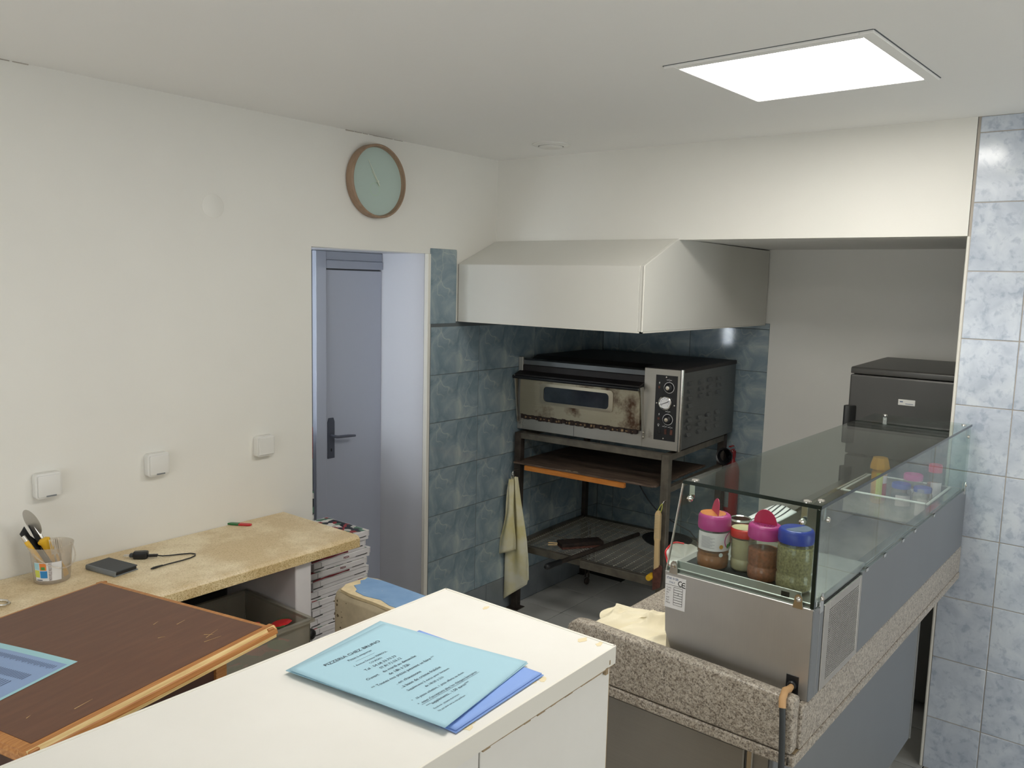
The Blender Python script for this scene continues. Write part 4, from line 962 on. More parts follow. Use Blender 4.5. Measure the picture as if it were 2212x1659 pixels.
pk = thing('open_bag', 'crumpled open white bag with red rim at the left of the jars', 'bag', DW(0.285, 0.478, 0.9405), DR)
def bag(u, v_):
    a_ = 2 * pi * u; w_ = 0.036 * (0.8 + 0.25 * v_) * (1 + 0.10 * sin(5 * a_ + 4 * v_)); dd = 0.026 * (0.8 + 0.3 * v_) * (1 + 0.12 * cos(4 * a_))
    return (dd * cos(a_), w_ * sin(a_), 0.150 * v_ + 0.012 * v_ * sin(a_ + 0.6))
MB().sheet(bag, 28, 8).build('bag_wall', M['white_plastic'], pk, smooth=50)
BM = basis((-0.004, 0.0, 0.168), (0.28, -0.93, 0.10), (0.40, 0.22, 0.90))
def mouth(u, v_):   # crumpled mouth folded open towards the front
    a_ = 2 * pi * u; r_ = 0.047 * v_ * (1 + 0.07 * sin(3 * a_ + 1) + (0.10 if cos(a_ - 0.4) > 0.75 else 0))
    p = Vector((r_ * cos(a_) * 1.08, r_ * sin(a_) * 0.86, 0.016 * v_ * v_ + 0.006 * v_ * sin(7 * a_) - 0.010 * (1 - v_)))
    return tuple(BM @ p)
MB().sheet(mouth, 42, 8).build('bag_mouth', M['white_plastic'], pk, smooth=50)
MB().tube([mouth(0.24 + 0.46 * q / 20, 1.0) for q in range(21)], 0.0026).build('red_rim', M['red_pack'], pk, smooth=50)
# cream cloth on the granite
cl = thing('cream_cloth', 'crumpled cream cotton cloth on the granite counter against the showcase', 'cloth', DW(0.085, 0.505, 0.941), radians(12))
random.seed(21)
WV = [(random.uniform(8, 40), random.uniform(8, 40), random.uniform(0, 6), random.uniform(0.25, 1)) for _ in range(9)]
def clf(u, v_):
    x = (u - 0.5) * 0.26; y = (v_ - 0.5) * 0.235
    edge = min(1.0, 6 * min(u, 1 - u)) * min(1.0, 6 * min(v_, 1 - v_))
    f = sum(a_ * (1 - abs(sin((p * x + q * y + r_) / 1.0))) ** 2 for p, q, r_, a_ in WV) / 4.6
    x += 0.012 * sin(14 * v_ + 1) * (1 if u < 0.5 else 0.4); y += 0.010 * sin(12 * u)
    return (x, y, 0.003 + (0.010 + 0.062 * f) * (0.25 + 0.75 * edge) * (0.55 + 0.45 * sin(pi * u)))
o = MB().sheet(clf, 60, 54).build('cloth', M['cloth'], cl, smooth=80)

# ------------------------------------------------------------------ far end of the showcase: white tray of jars and bottles
ty = thing('white_tray', 'white plastic tray holding jars at the far end of the showcase', 'tray', DW(1.387, 0.186, 1.090), DR)
t_ = MB(); A, B_ = 0.163, 0.140
t_.box(-A, A, -B_, B_, 0.0, 0.003).box(-A, A, -B_, -B_ + 0.003, 0.003, 0.082).box(-A, A, B_ - 0.003, B_, 0.003, 0.082).box(-A, -A + 0.003, -B_, B_, 0.003, 0.082).box(A - 0.003, A, -B_, B_, 0.003, 0.082)
t_.build('tray_body', M['tub_plastic'], ty)
MB().box(-A - 0.010, A + 0.010, -B_ - 0.010, -B_, 0.078, 0.084).box(-A - 0.010, A + 0.010, B_, B_ + 0.010, 0.078, 0.084).box(-A - 0.010, -A, -B_, B_, 0.078, 0.084).box(A, A + 0.010, -B_, B_, 0.078, 0.084).build('tray_rim', M['white_plastic'], ty, bevel=0.002)
FZ = 1.0945
mu = thing('sauce_bottle', 'amber-capped sauce bottle with yellow and red label in the far tray', 'bottle', DW(1.43, 0.262, FZ), radians(40), 'jars and bottles in the far tray')
MB().lathe([(0.024, 0), (0.027, 0.004), (0.028, 0.115), (0.024, 0.125), (0.027, 0.133)], 24).build('bottle_body', M['amber'], mu, smooth=40)
MB().lathe([(0.037, 0.133), (0.037, 0.141), (0.030, 0.168), (0.027, 0.176), (0.0, 0.177)], 8, None, True, False).build('cap', M['amber'], mu, smooth=20)
MB().sheet(lambda u, v_: (0.0286 * cos(radians(135 + 45 * u)), 0.0286 * sin(radians(135 + 45 * u)), 0.020 + 0.100 * v_), 8, 1).build('yellow_label', M['lime_print'], mu)
MB().sheet(lambda u, v_: (0.0286 * cos(radians(182 + 50 * u)), 0.0286 * sin(radians(182 + 50 * u)), 0.014 + 0.066 * v_), 8, 1).build('red_label', M['red'], mu)
MB().sheet(lambda u, v_: (0.0286 * cos(radians(184 + 40 * u)), 0.0286 * sin(radians(184 + 40 * u)), 0.080 + 0.030 * v_), 8, 1).build('picture_label', M['jar_label'], mu)
def far_jar(name, label, d, e, r, h, lid_mat, fill_mat, fl=0.8):
    t = thing(name, label, 'jar', DW(d, e, FZ), 0, 'jars and bottles in the far tray')
    MB().lathe([(r * 0.9, 0), (r, 0.006), (r, h * 0.72), (r * 0.8, h * 0.84)], 24, None, True, False).build('jar_body', M['plastic_clear'], t, smooth=40)
    MB().lathe([(r * 0.86, 0.002), (r * 0.95, 0.007), (r * 0.95, h * 0.7 * fl), (0.0, h * 0.7 * fl)], 20, None, True, False).build('contents', fill_mat, t, smooth=40)
    MB().lathe([(r * 0.9, h * 0.82), (r * 0.92, h * 0.96), (r * 0.84, h), (0.0, h)], 24, None, True, False).build('lid', lid_mat, t, smooth=40)
    MB().sheet(lambda u, v_: ((r + 0.0007) * cos(radians(165 + 90 * u)), (r + 0.0007) * sin(radians(165 + 90 * u)), h * (0.2 + 0.4 * v_)), 10, 1).build('paper_label', M['jar_label'], t)
    return t
far_jar('small_jar', 'dark blue-lidded labelled jar in the far tray, next to the amber-capped bottle', 1.385, 0.170, 0.036, 0.100, M['blue'], M['charcoal'])
far_jar('small_jar.001', 'dark blue-lidded jar with herbs in the far tray, nearest the front glass but one', 1.385, 0.096, 0.034, 0.098, M['blue'], M['herbs'])
far_jar('small_jar.002', 'jar with pink lid standing behind the two blue-lidded jars', 1.465, 0.150, 0.037, 0.125, M['pink'], M['spice_brown'])
far_jar('small_jar.003', 'tall jar with crimson lid at the far end of the showcase', 1.510, 0.086, 0.026, 0.165, M['pink_flap'], M['spice_red'])
pb = thing('round_bottle', 'white-labelled round bottle in the far tray beside the front glass', 'bottle', DW(1.412, -0.0 + 0.052 - 0.03 + 0.03, FZ), radians(-10), 'jars and bottles in the far tray')
pb.location = DW(1.312, 0.086, FZ)
MB().lathe([(0.024, 0), (0.028, 0.004), (0.028, 0.060), (0.022, 0.080), (0.012, 0.092), (0.011, 0.102), (0.0, 0.102)], 24, None, True, False).build('bottle_body', M['tub_plastic'], pb, smooth=40)
MB().sheet(lambda u, v_: (0.0287 * cos(radians(170 + 100 * u)), 0.0287 * sin(radians(170 + 100 * u)), 0.012 + 0.044 * v_ + 0.012 * u), 10, 1).build('paper_label', M['jar_label'], pb)

# ------------------------------------------------------------------ oven stand and oven (turned 3 degrees)
SP = Vector((3.72, 1.911, 0)); SR = radians(3)
def SWp(x, y, z=0.0): return (SP.x + x * cos(SR) - y * sin(SR), SP.y + x * sin(SR) + y * cos(SR), z)
st = thing('oven_stand', 'greasy steel stand with wire shelf under the pizza oven', 'stand', SWp(0, 0), SR)
SD, SW_, SH = 0.80, 0.958, 1.05
for x, y, m_ in ((0, 0, 'rail'), (0, SW_ - 0.042, 'rail_dark'), (SD - 0.042, 0, 'rail_dark'), (SD - 0.042, SW_ - 0.042, 'rail_dark')):
    MB().box(x, x + 0.042, y, y + 0.042, 0.004, SH - 0.001).build('leg', M[m_], st, bevel=0.002)
    MB().box(x - 0.018, x + 0.06, y - 0.018, y + 0.06, 0.0, 0.004).build('foot_plate', M['rail_dark'], st)
def rails(z0, z1, name, mat, ins=0.0):
    MB().box(0.002, 0.040, 0.042, SW_ - 0.042, z0, z1).build(name, mat, st, bevel=0.002)
    MB().box(SD - 0.040, SD - 0.002, 0.042, SW_ - 0.042, z0, z1).build(name, mat, st, bevel=0.002)
    for y in (0.002, SW_ - 0.040):
        MB().box(0.042, SD - 0.042, y, y + 0.038, z0, z1).build(name, mat, st, bevel=0.002)
rails(SH - 0.034, SH, 'top_rail', M['rail'])
for y in (0.004, SW_ - 0.036):
    MB().box(0.042, SD - 0.042, y, y + 0.032, 0.845, 0.874).build('board_runner', M['rail'], st, bevel=0.002)
MB().box(0.0, 0.034, 0.042, 0.50, 0.345, 0.388).build('shelf_rail', M['rail'], st, bevel=0.002)
MB().box(0.004, 0.034, 0.50, SW_ - 0.042, 0.355, 0.392).build('shelf_rail', M['rail'], st, bevel=0.002)
MB().box(SD - 0.034, SD - 0.002, 0.042, SW_ - 0.042, 0.355, 0.392).build('shelf_rail', M['rail'], st, bevel=0.002)
for y in (0.002, SW_ - 0.038):
    MB().box(0.042, SD - 0.042, y, y + 0.036, 0.355, 0.396).build('shelf_rail', M['rail'], st, bevel=0.002)
g = MB()
for q in range(34):
    x = 0.036 + (SD - 0.075) * q / 33; g.box(x - 0.0014, x + 0.0014, 0.038, SW_ - 0.038, 0.3845, 0.3877)
for q in range(17):
    y = 0.045 + (SW_ - 0.09) * q / 16; g.box(0.036, SD - 0.036, y - 0.0018, y + 0.0018, 0.3813, 0.3845)
g.build('wire_mesh', M['wire'], st)['kind'] = 'stuff'
for q in (0.30, 0.62):
    MB().box(q, q + 0.012, 0.04, SW_ - 0.04, 0.3780, 0.3812).build('cross_bar', M['rail'], st)
MB().box(0.60, 0.612, 0.78, 0.786, 0.05, 0.38).box(0.60, 0.612, 0.802, 0.808, 0.05, 0.38).lathe([(0.02, -0.008), (0.024, 0.0), (0.02, 0.008)], 16, Matrix.Translation((0.606, 0.794, 0.026)) @ ROTX).build('caster', M['rail_dark'], st)

ov = thing('pizza_oven', 'used stainless pizza oven with burnt door and black control panel', 'oven', SWp(0.05, -0.023, SH), SR)
OW, OD, OH, OB = 1.0, 0.775, 0.434, 0.012
o_ = MB()
for x in (0.06, OD - 0.1):
    for y in (0.06, OW - 0.1): o_.box(x, x + 0.04, y, y + 0.04, 0.0, OB)
o_.build('foot', M['rail_dark'], ov)
MB().box(0.006, OD, 0.004, OW, OB, OH - 0.02).build('oven_body', M['oven_side'], ov, bevel=0.002)
MB().box(0.0, 0.010, 0.0, 0.205, OB, OH - 0.004).box(0.0, 0.010, 0.205, OW, OB, 0.096).build('front_plate', M['oven_face'], ov, bevel=0.002)
MB().box(-0.0005, 0.0, 0.618, 0.620, OB, 0.096).build('plate_seam', M['ink_black'], ov)
MB().box(-0.002, 0.012, OW - 0.03, OW, OB, OH - 0.004).build('left_post', M['oven_face'], ov, bevel=0.002)
MB().prism([(0.0, 0.335), (0.0, 0.385), (0.14, OH), (OD, OH), (OD, OH - 0.022), (0.14, OH - 0.022), (0.012, 0.335)], 0.206, OW - 0.03, 'y').prism([(0.011, OH - 0.022), (0.011, OH), (OD, OH), (OD, OH - 0.022)], 0.0, 0.206, 'y').build('scorched_top', M['oven_top'], ov, bevel=0.002)
c_ = MB(); random.seed(5)
for (x, y, s_) in ((0.05, 0.93, 0.020), (0.03, 0.66, 0.016), (0.045, 0.63, 0.014), (0.03, 0.60, 0.012), (0.03, 0.53, 0.018), (0.04, 0.50, 0.02), (0.035, 0.47, 0.018), (0.03, 0.43, 0.012), (0.028, 0.70, 0.01)):
    z = 0.385 + x / 0.14 * (OH - 0.385); pts = [(x + s_ * 0.35 * random.uniform(0.5, 1.3) * cos(2 * pi * q / 7), y + s_ * random.uniform(0.6, 1.4) * sin(2 * pi * q / 7)) for q in range(7)]
    c_.add([(p[0], p[1], 0.385 + p[0] / 0.14 * (OH - 0.385) + 0.003) for p in pts] + [(x, y, z + 0.007)], [(q, (q + 1) % 7, 7) for q in range(7)])
c_.build('burnt_flakes', M['flake'], ov)
MB().tube([(0.004, -0.004, OB + 0.001), (0.004, -0.004, OH - 0.002)], 0.010, 12).build('corner_tube', M['chrome'], ov, smooth=50)
# door
dz0, dz1, dy0, dy1 = 0.100, 0.318, 0.212, 0.972
def rr(y0, y1, z0, z1, r, n=5):
    p = []
    for cy, cz, a0 in ((y1 - r, z1 - r, 0), (y0 + r, z1 - r, 90), (y0 + r, z0 + r, 180), (y1 - r, z0 + r, 270)):
        p += [(cy + r * cos(radians(a0 + 90 * q / n)), cz + r * sin(radians(a0 + 90 * q / n))) for q in range(n + 1)]
    return p
dr = MB().prism([(dy0, dz0), (dy1, dz0), (dy1, dz1 - 0.02), (dy1 - 0.02, dz1), (dy0 + 0.035, dz1), (dy0 + 0.012, dz1 - 0.012), (dy0, dz1 - 0.05)], -0.022, 0.004, 'x').build('oven_door', M['oven_door'], ov, bevel=0.002)
wy0, wy1, wz0, wz1 = 0.395, 0.808, 0.190, 0.276
fo = rr(wy0 - 0.026, wy1 + 0.026, wz0 - 0.016, wz1 + 0.016, 0.022); fi = rr(wy0, wy1, wz0, wz1, 0.022)
fm = MB(); n = len(fo)
fm.add([(-0.0265, *p) for p in fo] + [(-0.0275, *p) for p in fi] + [(-0.021, *p) for p in fo] + [(-0.0205, *p) for p in fi], [(q, (q + 1) % n, n + (q + 1) % n, n + q) for q in range(n)] + [(q, (q + 1) % n, 2 * n + (q + 1) % n, 2 * n + q) for q in range(n)] + [(n + q, n + (q + 1) % n, 3 * n + (q + 1) % n, 3 * n + q) for q in range(n)])
fm.build('window_frame', M['window_trim'], dr, smooth=40)
MB().prism(fi, -0.0225, -0.0215, 'x').build('door_window', M['oven_glass'], dr)
c_ = MB(); y = 0.225
while y < 0.955:
    L = random.uniform(0.008, 0.022); c_.box(-0.024 - random.uniform(0, 0.004), -0.004, y, y + L, 0.078 + random.uniform(-0.004, 0.004), 0.100 + random.uniform(-0.004, 0.006)); y += L + random.uniform(0, 0.002)
c_.build('burnt_crust', M['burnt'], dr, bevel=0.001)
c_ = MB(); y = 0.24
for q in range(22):
    y = 0.24 + q * 0.032 + random.uniform(-0.01, 0.01); L = random.uniform(0.004, 0.014); c_.box(-0.0295, -0.020, y, y + L, 0.082 + random.uniform(0, 0.006), 0.094 + random.uniform(-0.003, 0.004))
c_.build('crust_flakes', M['flake'], dr, bevel=0.001)
MB().tube([(-0.052, 0.208, 0.318), (-0.052, 1.0, 0.318)], 0.010, 12).build('handle_bar', M['black'], dr, smooth=50)
MB().lathe([(0.010, 0), (0.011, 0.004), (0.0, 0.004)], 16, Matrix.Translation((-0.052, 0.208, 0.318)) @ ROTX, False, False).build('bar_end_cap', M['chrome'], dr, smooth=40)
MB().prism([(-0.052, 0.335), (0.0, 0.352), (0.0, 0.342), (-0.052, 0.326)], 0.205, 0.99, 'y').build('drip_shelf', M['oven_top'], dr)
for y in (0.190, 0.985):
    MB().prism([(-0.060, 0.330), (-0.030, 0.330), (-0.010, 0.10), (-0.004, 0.055), (-0.020, 0.055), (-0.040, 0.2)], y, y + 0.006, 'y').build('hinge_arm', M['oven_face'], dr, bevel=0.001)
MB().lathe([(0.006, 0), (0.006, 0.003), (0, 0.004)], 12, Matrix.Translation((-0.012, 0.190, 0.09)) @ ROTX, False, False).lathe([(0.005, 0), (0.005, 0.003), (0, 0.004)], 12, Matrix.Translation((-0.012, 0.190, 0.066)) @ ROTX, False, False).build('arm_bolts', M['chrome'], dr, smooth=40)
# control panel
RY = Matrix.Rotation(-pi / 2, 4, 'Y')
cp = MB().box(-0.0025, 0.0, 0.018, 0.138, 0.061, 0.398).build('control_panel', M['black'], ov, bevel=0.0008)
def PX(y, z, x=-0.0025): return Matrix.Translation((x, y, z)) @ RY
for z in (0.336, 0.172):
    MB().lathe([(0.0265, 0.0), (0.0265, 0.0006), (0.0285, 0.0006), (0.0285, 0.0)], 32, PX(0.063, z), False, False).build('dial_ring', M['white_print'], cp)
    k_ = MB().lathe([(0.022, 0.0), (0.021, 0.014), (0.017, 0.018), (0.0, 0.018)], 28, PX(0.063, z), False, False).build('knob', M['black'], cp, smooth=40)
    MB().lathe([(0.011, 0.018), (0.010, 0.021), (0.0, 0.0215)], 20, PX(0.063, z), False, False).build('knob_cap', M['chrome'], k_, smooth=40)
gg = MB().lathe([(0.034, 0.0), (0.036, 0.003), (0.036, 0.010), (0.032, 0.012), (0.029, 0.009)], 36, PX(0.079, 0.257), False, False).build('gauge_bezel', M['chrome'], cp, smooth=35)
MB().lathe([(0.030, 0.0085), (0.0, 0.0085)], 36, PX(0.079, 0.257), False, False).build('gauge_face', M['white_print'], gg)
MB().prism([(0.079 + 0.026, 0.257 - 0.011), (0.079 - 0.020, 0.257 + 0.010), (0.079 - 0.021, 0.257 + 0.007), (0.079 + 0.025, 0.257 - 0.013)], -0.0122, -0.0115, 'x').build('needle', M['ink_black'], gg)
tk = MB()
for q in range(9):
    a_ = radians(-40 + 32 * q); tk.box(-0.0122, -0.0115, 0.079 + 0.022 * cos(a_) - 0.0015, 0.079 + 0.022 * cos(a_) + 0.0015, 0.257 + 0.022 * sin(a_) - 0.0015, 0.257 + 0.022 * sin(a_) + 0.0015)
tk.build('gauge_marks', M['ink_grey'], gg)
s_ = MB()
for y, z in ((0.080, 0.389), (0.030, 0.247), (0.128, 0.252), (0.083, 0.071)): s_.lathe([(0.0038, 0.0), (0.0038, 0.0012), (0, 0.0016)], 12, PX(y, z), False, False)
s_.build('panel_screws', M['chrome'], cp, smooth=40)
s_ = MB()
def zig(y, z, w_=0.014):
    pts = [(-1, 0), (-0.45, 0), (-0.3, 0.25), (-0.15, -0.25), (0, 0.8), (0.12, -0.8), (0.28, 0.3), (0.42, -0.2), (0.5, 0), (1, 0)]
    for (a0, b0), (a1, b1) in zip(pts, pts[1:]):
        y0, z0, y1, z1 = y - a0 * w_, z + b0 * 0.0095, y - a1 * w_, z + b1 * 0.0095
        s_.add([(-0.0028, y0, z0 + 0.0009), (-0.0028, y1, z1 + 0.0009), (-0.0028, y1, z1 - 0.0009), (-0.0028, y0, z0 - 0.0009)], [(0, 1, 2, 3)])
zig(0.064, 0.375); zig(0.064, 0.213); zig(0.078, 0.1345, 0.013); zig(0.047, 0.1325, 0.013)
def bolt(y, z):
    s_.add([(-0.0028, y - a_ * 0.004, z + b__ * 0.008) for a_, b__ in ((0.5, 1), (-0.9, -0.1), (0.0, -0.05), (-0.4, -1), (1.0, 0.25), (0.15, 0.2))], [(0, 1, 2), (0, 2, 5), (2, 3, 4), (2, 4, 5)])
bolt(0.117, 0.357); bolt(0.112, 0.195)
s_.lathe([(0.0032, 0.0003), (0.0048, 0.0003)], 14, PX(0.113, 0.141), False, False).box(-0.0029, -0.0027, 0.111, 0.115, 0.132, 0.136)
s_.build('panel_symbols', M['white_print'], cp)
MB().box(-0.005, -0.0025, 0.112, 0.122, 0.328, 0.341).build('pilot_light', M['rust'], cp, bevel=0.0008)
MB().box(-0.005, -0.0025, 0.107, 0.119, 0.167, 0.179).build('pilot_light', M['rust'], cp, bevel=0.0008)
for y, mm in ((0.105, 'black_soft'), (0.071, 'rust'), (0.039, 'rust')):
    MB().box(-0.009, -0.0025, y - 0.006, y + 0.006, 0.095, 0.122).build('rocker_switch', M[mm], cp, bevel=0.0015)
# louvres pressed into the right side
lvm = MB().prism([(0.0, 0.0), (0.0, -0.007), (0.012, -0.001), (0.012, 0.0)], -0.02, 0.02, 'x', Matrix(((1, 0, 0, 0), (0, 0, 1, 0), (0, 1, 0, 0), (0, 0, 0, 1)))).mesh('louver', M['oven_side'])
q = 0
for cx in (0.125, 0.265, 0.385, 0.51):
    for r_ in range(8):
        if cx > 0.2 and r_ in (3, 4): continue
        L = MB().prism([(0.0, 0.0), (-0.012, 0.0015), (-0.003, 0.020), (0.0, 0.020)], cx - 0.026, cx + 0.026, 'x')
        L.v = [(v_[0], v_[1] + 0.0042, v_[2] + 0.075 + 0.038 * r_) for v_ in L.v]
        L.build('louver' if q == 0 else 'louver.%03d' % q, M['oven_side'], ov); q += 1
# boards on the runners
bb = thing('wooden_board', 'old brown wooden board sliding on the runners under the oven', 'board', SWp(-0.035, 0.055, 0.875), SR)
MB().prism([(0.0, 0.02), (0.02, 0.0), (0.66, 0.0), (0.66, 0.87), (0.0, 0.885), (0.004, 0.5), (0.0, 0.3), (0.006, 0.12)], 0.0, 0.011, 'z').build('board', M['board_brown'], bb, bevel=0.0015)
c_ = MB()
for y in (0.525, 0.505, 0.475, 0.46): c_.box(0.004, 0.010, y, y + 0.014, 0.0112, 0.0118)
c_.build('flour_marks', M['spice_pale'], bb)
MB().box(-0.012, 0.012, 0.17, 0.80, -0.026, 0.0).build('batten', M['board_orange'], bb, bevel=0.0015)
# things on the wire shelf
pe = thing('peel_pole', 'long wooden peel pole with black grip lying across the wire shelf', 'peel', SWp(0, 0, 0), SR)
MB().tube([(-0.13, 0.545, 0.404), (0.60, 0.445, 0.404)], [0.0125, 0.0125], 12).build('pole', M['rail_dark'], pe, smooth=50)
MB().tube([(-0.252, 0.562, 0.404), (-0.245, 0.561, 0.404), (-0.22, 0.5575, 0.404), (-0.19, 0.5535, 0.404), (-0.13, 0.545, 0.404)], [0.009, 0.0165, 0.0185, 0.0165, 0.0165], 14).build('grip', M['black'], pe, smooth=50)
sl = thing('oven_brush', 'dark flat oven brush lying on the left half of the wire shelf', 'brush', SWp(0.215, 0.625, 0.389), SR + radians(-38))
MB().box(-0.13, 0.13, -0.045, 0.045, 0.012, 0.034).build('brush_head', M['burnt'], sl, bevel=0.006, seg=2)
MB().box(-0.125, 0.125, -0.042, 0.042, 0.0, 0.012).build('bristles', M['rust'], sl)
MB().tube([(-0.14, 0.0, 0.026), (-0.19, 0.02, 0.028), (-0.20, -0.015, 0.026), (-0.15, -0.02, 0.024)], 0.004).build('hanging_loop', M['cream_plastic'], sl, smooth=50)
pn = thing('round_pan', 'round black pizza pan lying flat at the back of the wire shelf', 'pan', SWp(0.625, 0.268, 0.3905), SR)
MB().lathe([(0.0, 0.0), (0.13, 0.0), (0.146, 0.014), (0.148, 0.014), (0.131, -0.002), (0.0, -0.002)], 40, Matrix.Translation((0, 0, 0.002)), False, False).build('pan', M['black_soft'], pn, smooth=40)
tg = thing('yellow_capped_tool', 'yellow-capped tool handle sticking out beside the right front leg', 'tool', SWp(0, 0.060, 0), SR)
MB().tube([(-0.005, 0.0, 0.406), (0.30, 0.008, 0.406)], 0.0125, 12).build('handle', M['board_brown'], tg, smooth=50)
MB().tube([(-0.056, -0.001, 0.406), (-0.05, -0.001, 0.406), (-0.005, 0.0, 0.406)], [0.014, 0.0165, 0.0165], 14).build('end_cap', M['yellow'], tg, smooth=50)
# hanging scraper with cream handle
hk = thing('hanging_scraper', 'scraper with ribbed cream handle and rusty blade hanging from the right front leg', 'scraper', SWp(-0.03, 0.018, 0), SR)
MB().tube([(0.029, -0.012, 0.815), (0.010, -0.010, 0.812), (0.004, -0.006, 0.800), (0.010, -0.002, 0.796)], 0.003).build('hook', M['chrome'], hk, smooth=50)
MB().tube([(0.004, -0.004, 0.802), (0.0, 0.003, 0.79), (-0.001, 0.016, 0.762), (-0.001, 0.016, 0.755)], 0.0018).tube([(0.004, -0.004, 0.802), (0.002, -0.006, 0.785), (0.0, 0.0, 0.755)], 0.0018).build('string', M['lime_print'], hk, smooth=50)
MB().prism([(0.021, 0.45), (0.024, 0.60), (0.028, 0.615), (0.028, 0.745), (0.020, 0.762), (0.006, 0.762), (-0.002, 0.745), (-0.004, 0.615), (-0.001, 0.60), (-0.006, 0.47)], -0.010, 0.010, 'x').build('handle', M['cream_plastic'], hk, bevel=0.004, seg=2, smooth=40)
rb = MB()
for q in range(15): rb.box(-0.0108, 0.0108, -0.0035, 0.0275, 0.622 + 0.0082 * q, 0.6245 + 0.0082 * q)
rb.build('grip_ribs', M['spice_pale'], hk)
MB().prism([(0.026, 0.335), (-0.016, 0.362), (-0.024, 0.47), (-0.014, 0.482), (0.014, 0.464), (0.028, 0.452)], -0.003, 0.003, 'x').build('blade', M['rust'], hk, bevel=0.001)
# hanging towel
tw = thing('hanging_towel', 'yellowed cotton towel hanging from a hook on the left front leg', 'towel', SWp(-0.06, 0.92, 0), SR)
MB().tube([(0.059, 0.003, 0.838), (0.03, 0.003, 0.842), (0.004, 0.003, 0.836), (-0.004, 0.003, 0.815), (-0.002, 0.003, 0.800)], 0.0025).build('hook', M['chrome'], tw, smooth=50)
MB().tube([(-0.002, 0.010 * cos(q) + 0.004, 0.808 + 0.018 * sin(q)) for q in [2 * pi * v_ / 12 for v_ in range(13)]], 0.0016).build('hanging_loop', M['wire'], tw, smooth=50)
def edge_l(t): # left and right outline going down, t from 0 to 1
    pts = [(0, 0.018), (0.25, 0.036), (0.55, 0.048), (0.7, 0.050), (1.0, 0.056)]
    for (a, b), (c, d) in zip(pts, pts[1:]):
        if t <= c: return b + (d - b) * (t - a) / (c - a)
    return pts[-1][1]
def edge_r(t):
    pts = [(0, -0.022), (0.25, -0.048), (0.6, -0.090), (0.85, -0.112), (1.0, -0.120)]
    for (a, b), (c, d) in zip(pts, pts[1:]):
        if t <= c: return b + (d - b) * (t - a) / (c - a)
    return pts[-1][1]
def twf(u, v_):
    l, r_ = edge_l(v_), edge_r(v_)
    y = l + (r_ - l) * u
    zb = 0.065 + 0.135 * u + (0.02 if u > 0.94 else 0)
    z = 0.80 + (zb - 0.80) * v_ - 0.006 * (1 - v_) * sin(6 * u)
    amp = 0.014 * (1 - 0.5 * v_)
    x = 0.010 - amp * sin(3.2 * pi * u + 0.7 * v_) - 0.008 * sin(9 * u + 5 * v_) * v_
    return (x, y, z)
o = MB().sheet(twf, 28, 40).build('cloth', M['towel'], tw, smooth=80); m_ = o.modifiers.new('thickness', 'SOLIDIFY'); m_.thickness = 0.003
def twg(u, v_):
    l = edge_l(v_ * 0.62) + (0.035 * max(0, v_ - 0.45) / 0.55); r_ = -0.004 - 0.040 * v_
    y = l + (r_ - l) * u
    zb = 0.335 + 0.055 * u
    z = 0.792 + (zb - 0.792) * v_
    return (-0.016 - 0.012 * v_ + 0.010 * sin(2.4 * pi * u + 1.2 * v_) - 0.006 * sin(8 * v_ + 4 * u), y, z)
o = MB().sheet(twg, 20, 30).build('front_fold', M['towel'], tw, smooth=80); m_ = o.modifiers.new('thickness', 'SOLIDIFY'); m_.thickness = 0.003
# cable and fire extinguisher behind the stand
kb = thing('power_cable', 'thin grey cable drooping below the wooden board', 'cable', SWp(0.5, 0, 0), SR)
MB().tube([(0, 0.46, 0.872), (0, 0.44, 0.80), (0, 0.408, 0.741), (0, 0.372, 0.69), (0, 0.344, 0.655), (0, 0.30, 0.615), (0, 0.255, 0.585), (0.02, 0.18, 0.545), (0.06, 0.10, 0.50), (0.1, 0.05, 0.42), (0.12, 0.045, 0.405)], 0.004).build('cable', M['charcoal'], kb, smooth=50)
fe = thing('fire_extinguisher', 'red fire extinguisher with black horn on the tiles behind the oven stand', 'extinguisher', (4.577, 1.938, 0.47))
MB().lathe([(0.040, 0.0), (0.044, 0.006), (0.044, 0.36), (0.034, 0.395), (0.016, 0.415), (0.014, 0.43)], 28).build('cylinder', M['red_dark'], fe, smooth=40)
MB().sheet(lambda u, v_: (0.0445 * cos(radians(150 + 40 * u)), 0.0445 * sin(radians(150 + 40 * u)), 0.14 + 0.10 * v_), 10, 1).build('instruction_label', M['grey_cloth'], fe)
MB().box(-0.016, 0.016, -0.014, 0.014, 0.43, 0.475).box(-0.05, 0.012, -0.008, 0.008, 0.475, 0.485).box(-0.046, 0.0, -0.008, 0.008, 0.500, 0.508).build('valve', M['red_dark'], fe, bevel=0.002)
MB().lathe([(0.012, 0.0), (0.020, 0.02), (0.040, 0.07), (0.043, 0.085), (0.036, 0.082), (0.012, 0.02)], 28, Matrix.Translation((-0.030, 0.0, 0.440)) @ Matrix.Rotation(radians(-78), 4, 'Y') @ Matrix.Scale(1.15, 4), True, False).build('horn', M['black'], fe, smooth=40)
MB().tube([(-0.004, 0.02, 0.46), (-0.01, 0.045, 0.455), (-0.02, 0.046, 0.43), (-0.03, 0.018, 0.415)], 0.006).build('hose', M['black_soft'], fe, smooth=50)
MB().tube([(-0.05, -0.012 + 0.010 * cos(q), 0.472 + 0.014 * sin(q)) for q in [2 * pi * v_ / 12 for v_ in range(13)]], 0.0015).build('pin_ring', M['chrome'], fe, smooth=50)
MB().box(0.0, 0.046, -0.02, 0.02, 0.30, 0.33).build('wall_bracket', M['rail_dark'], fe)

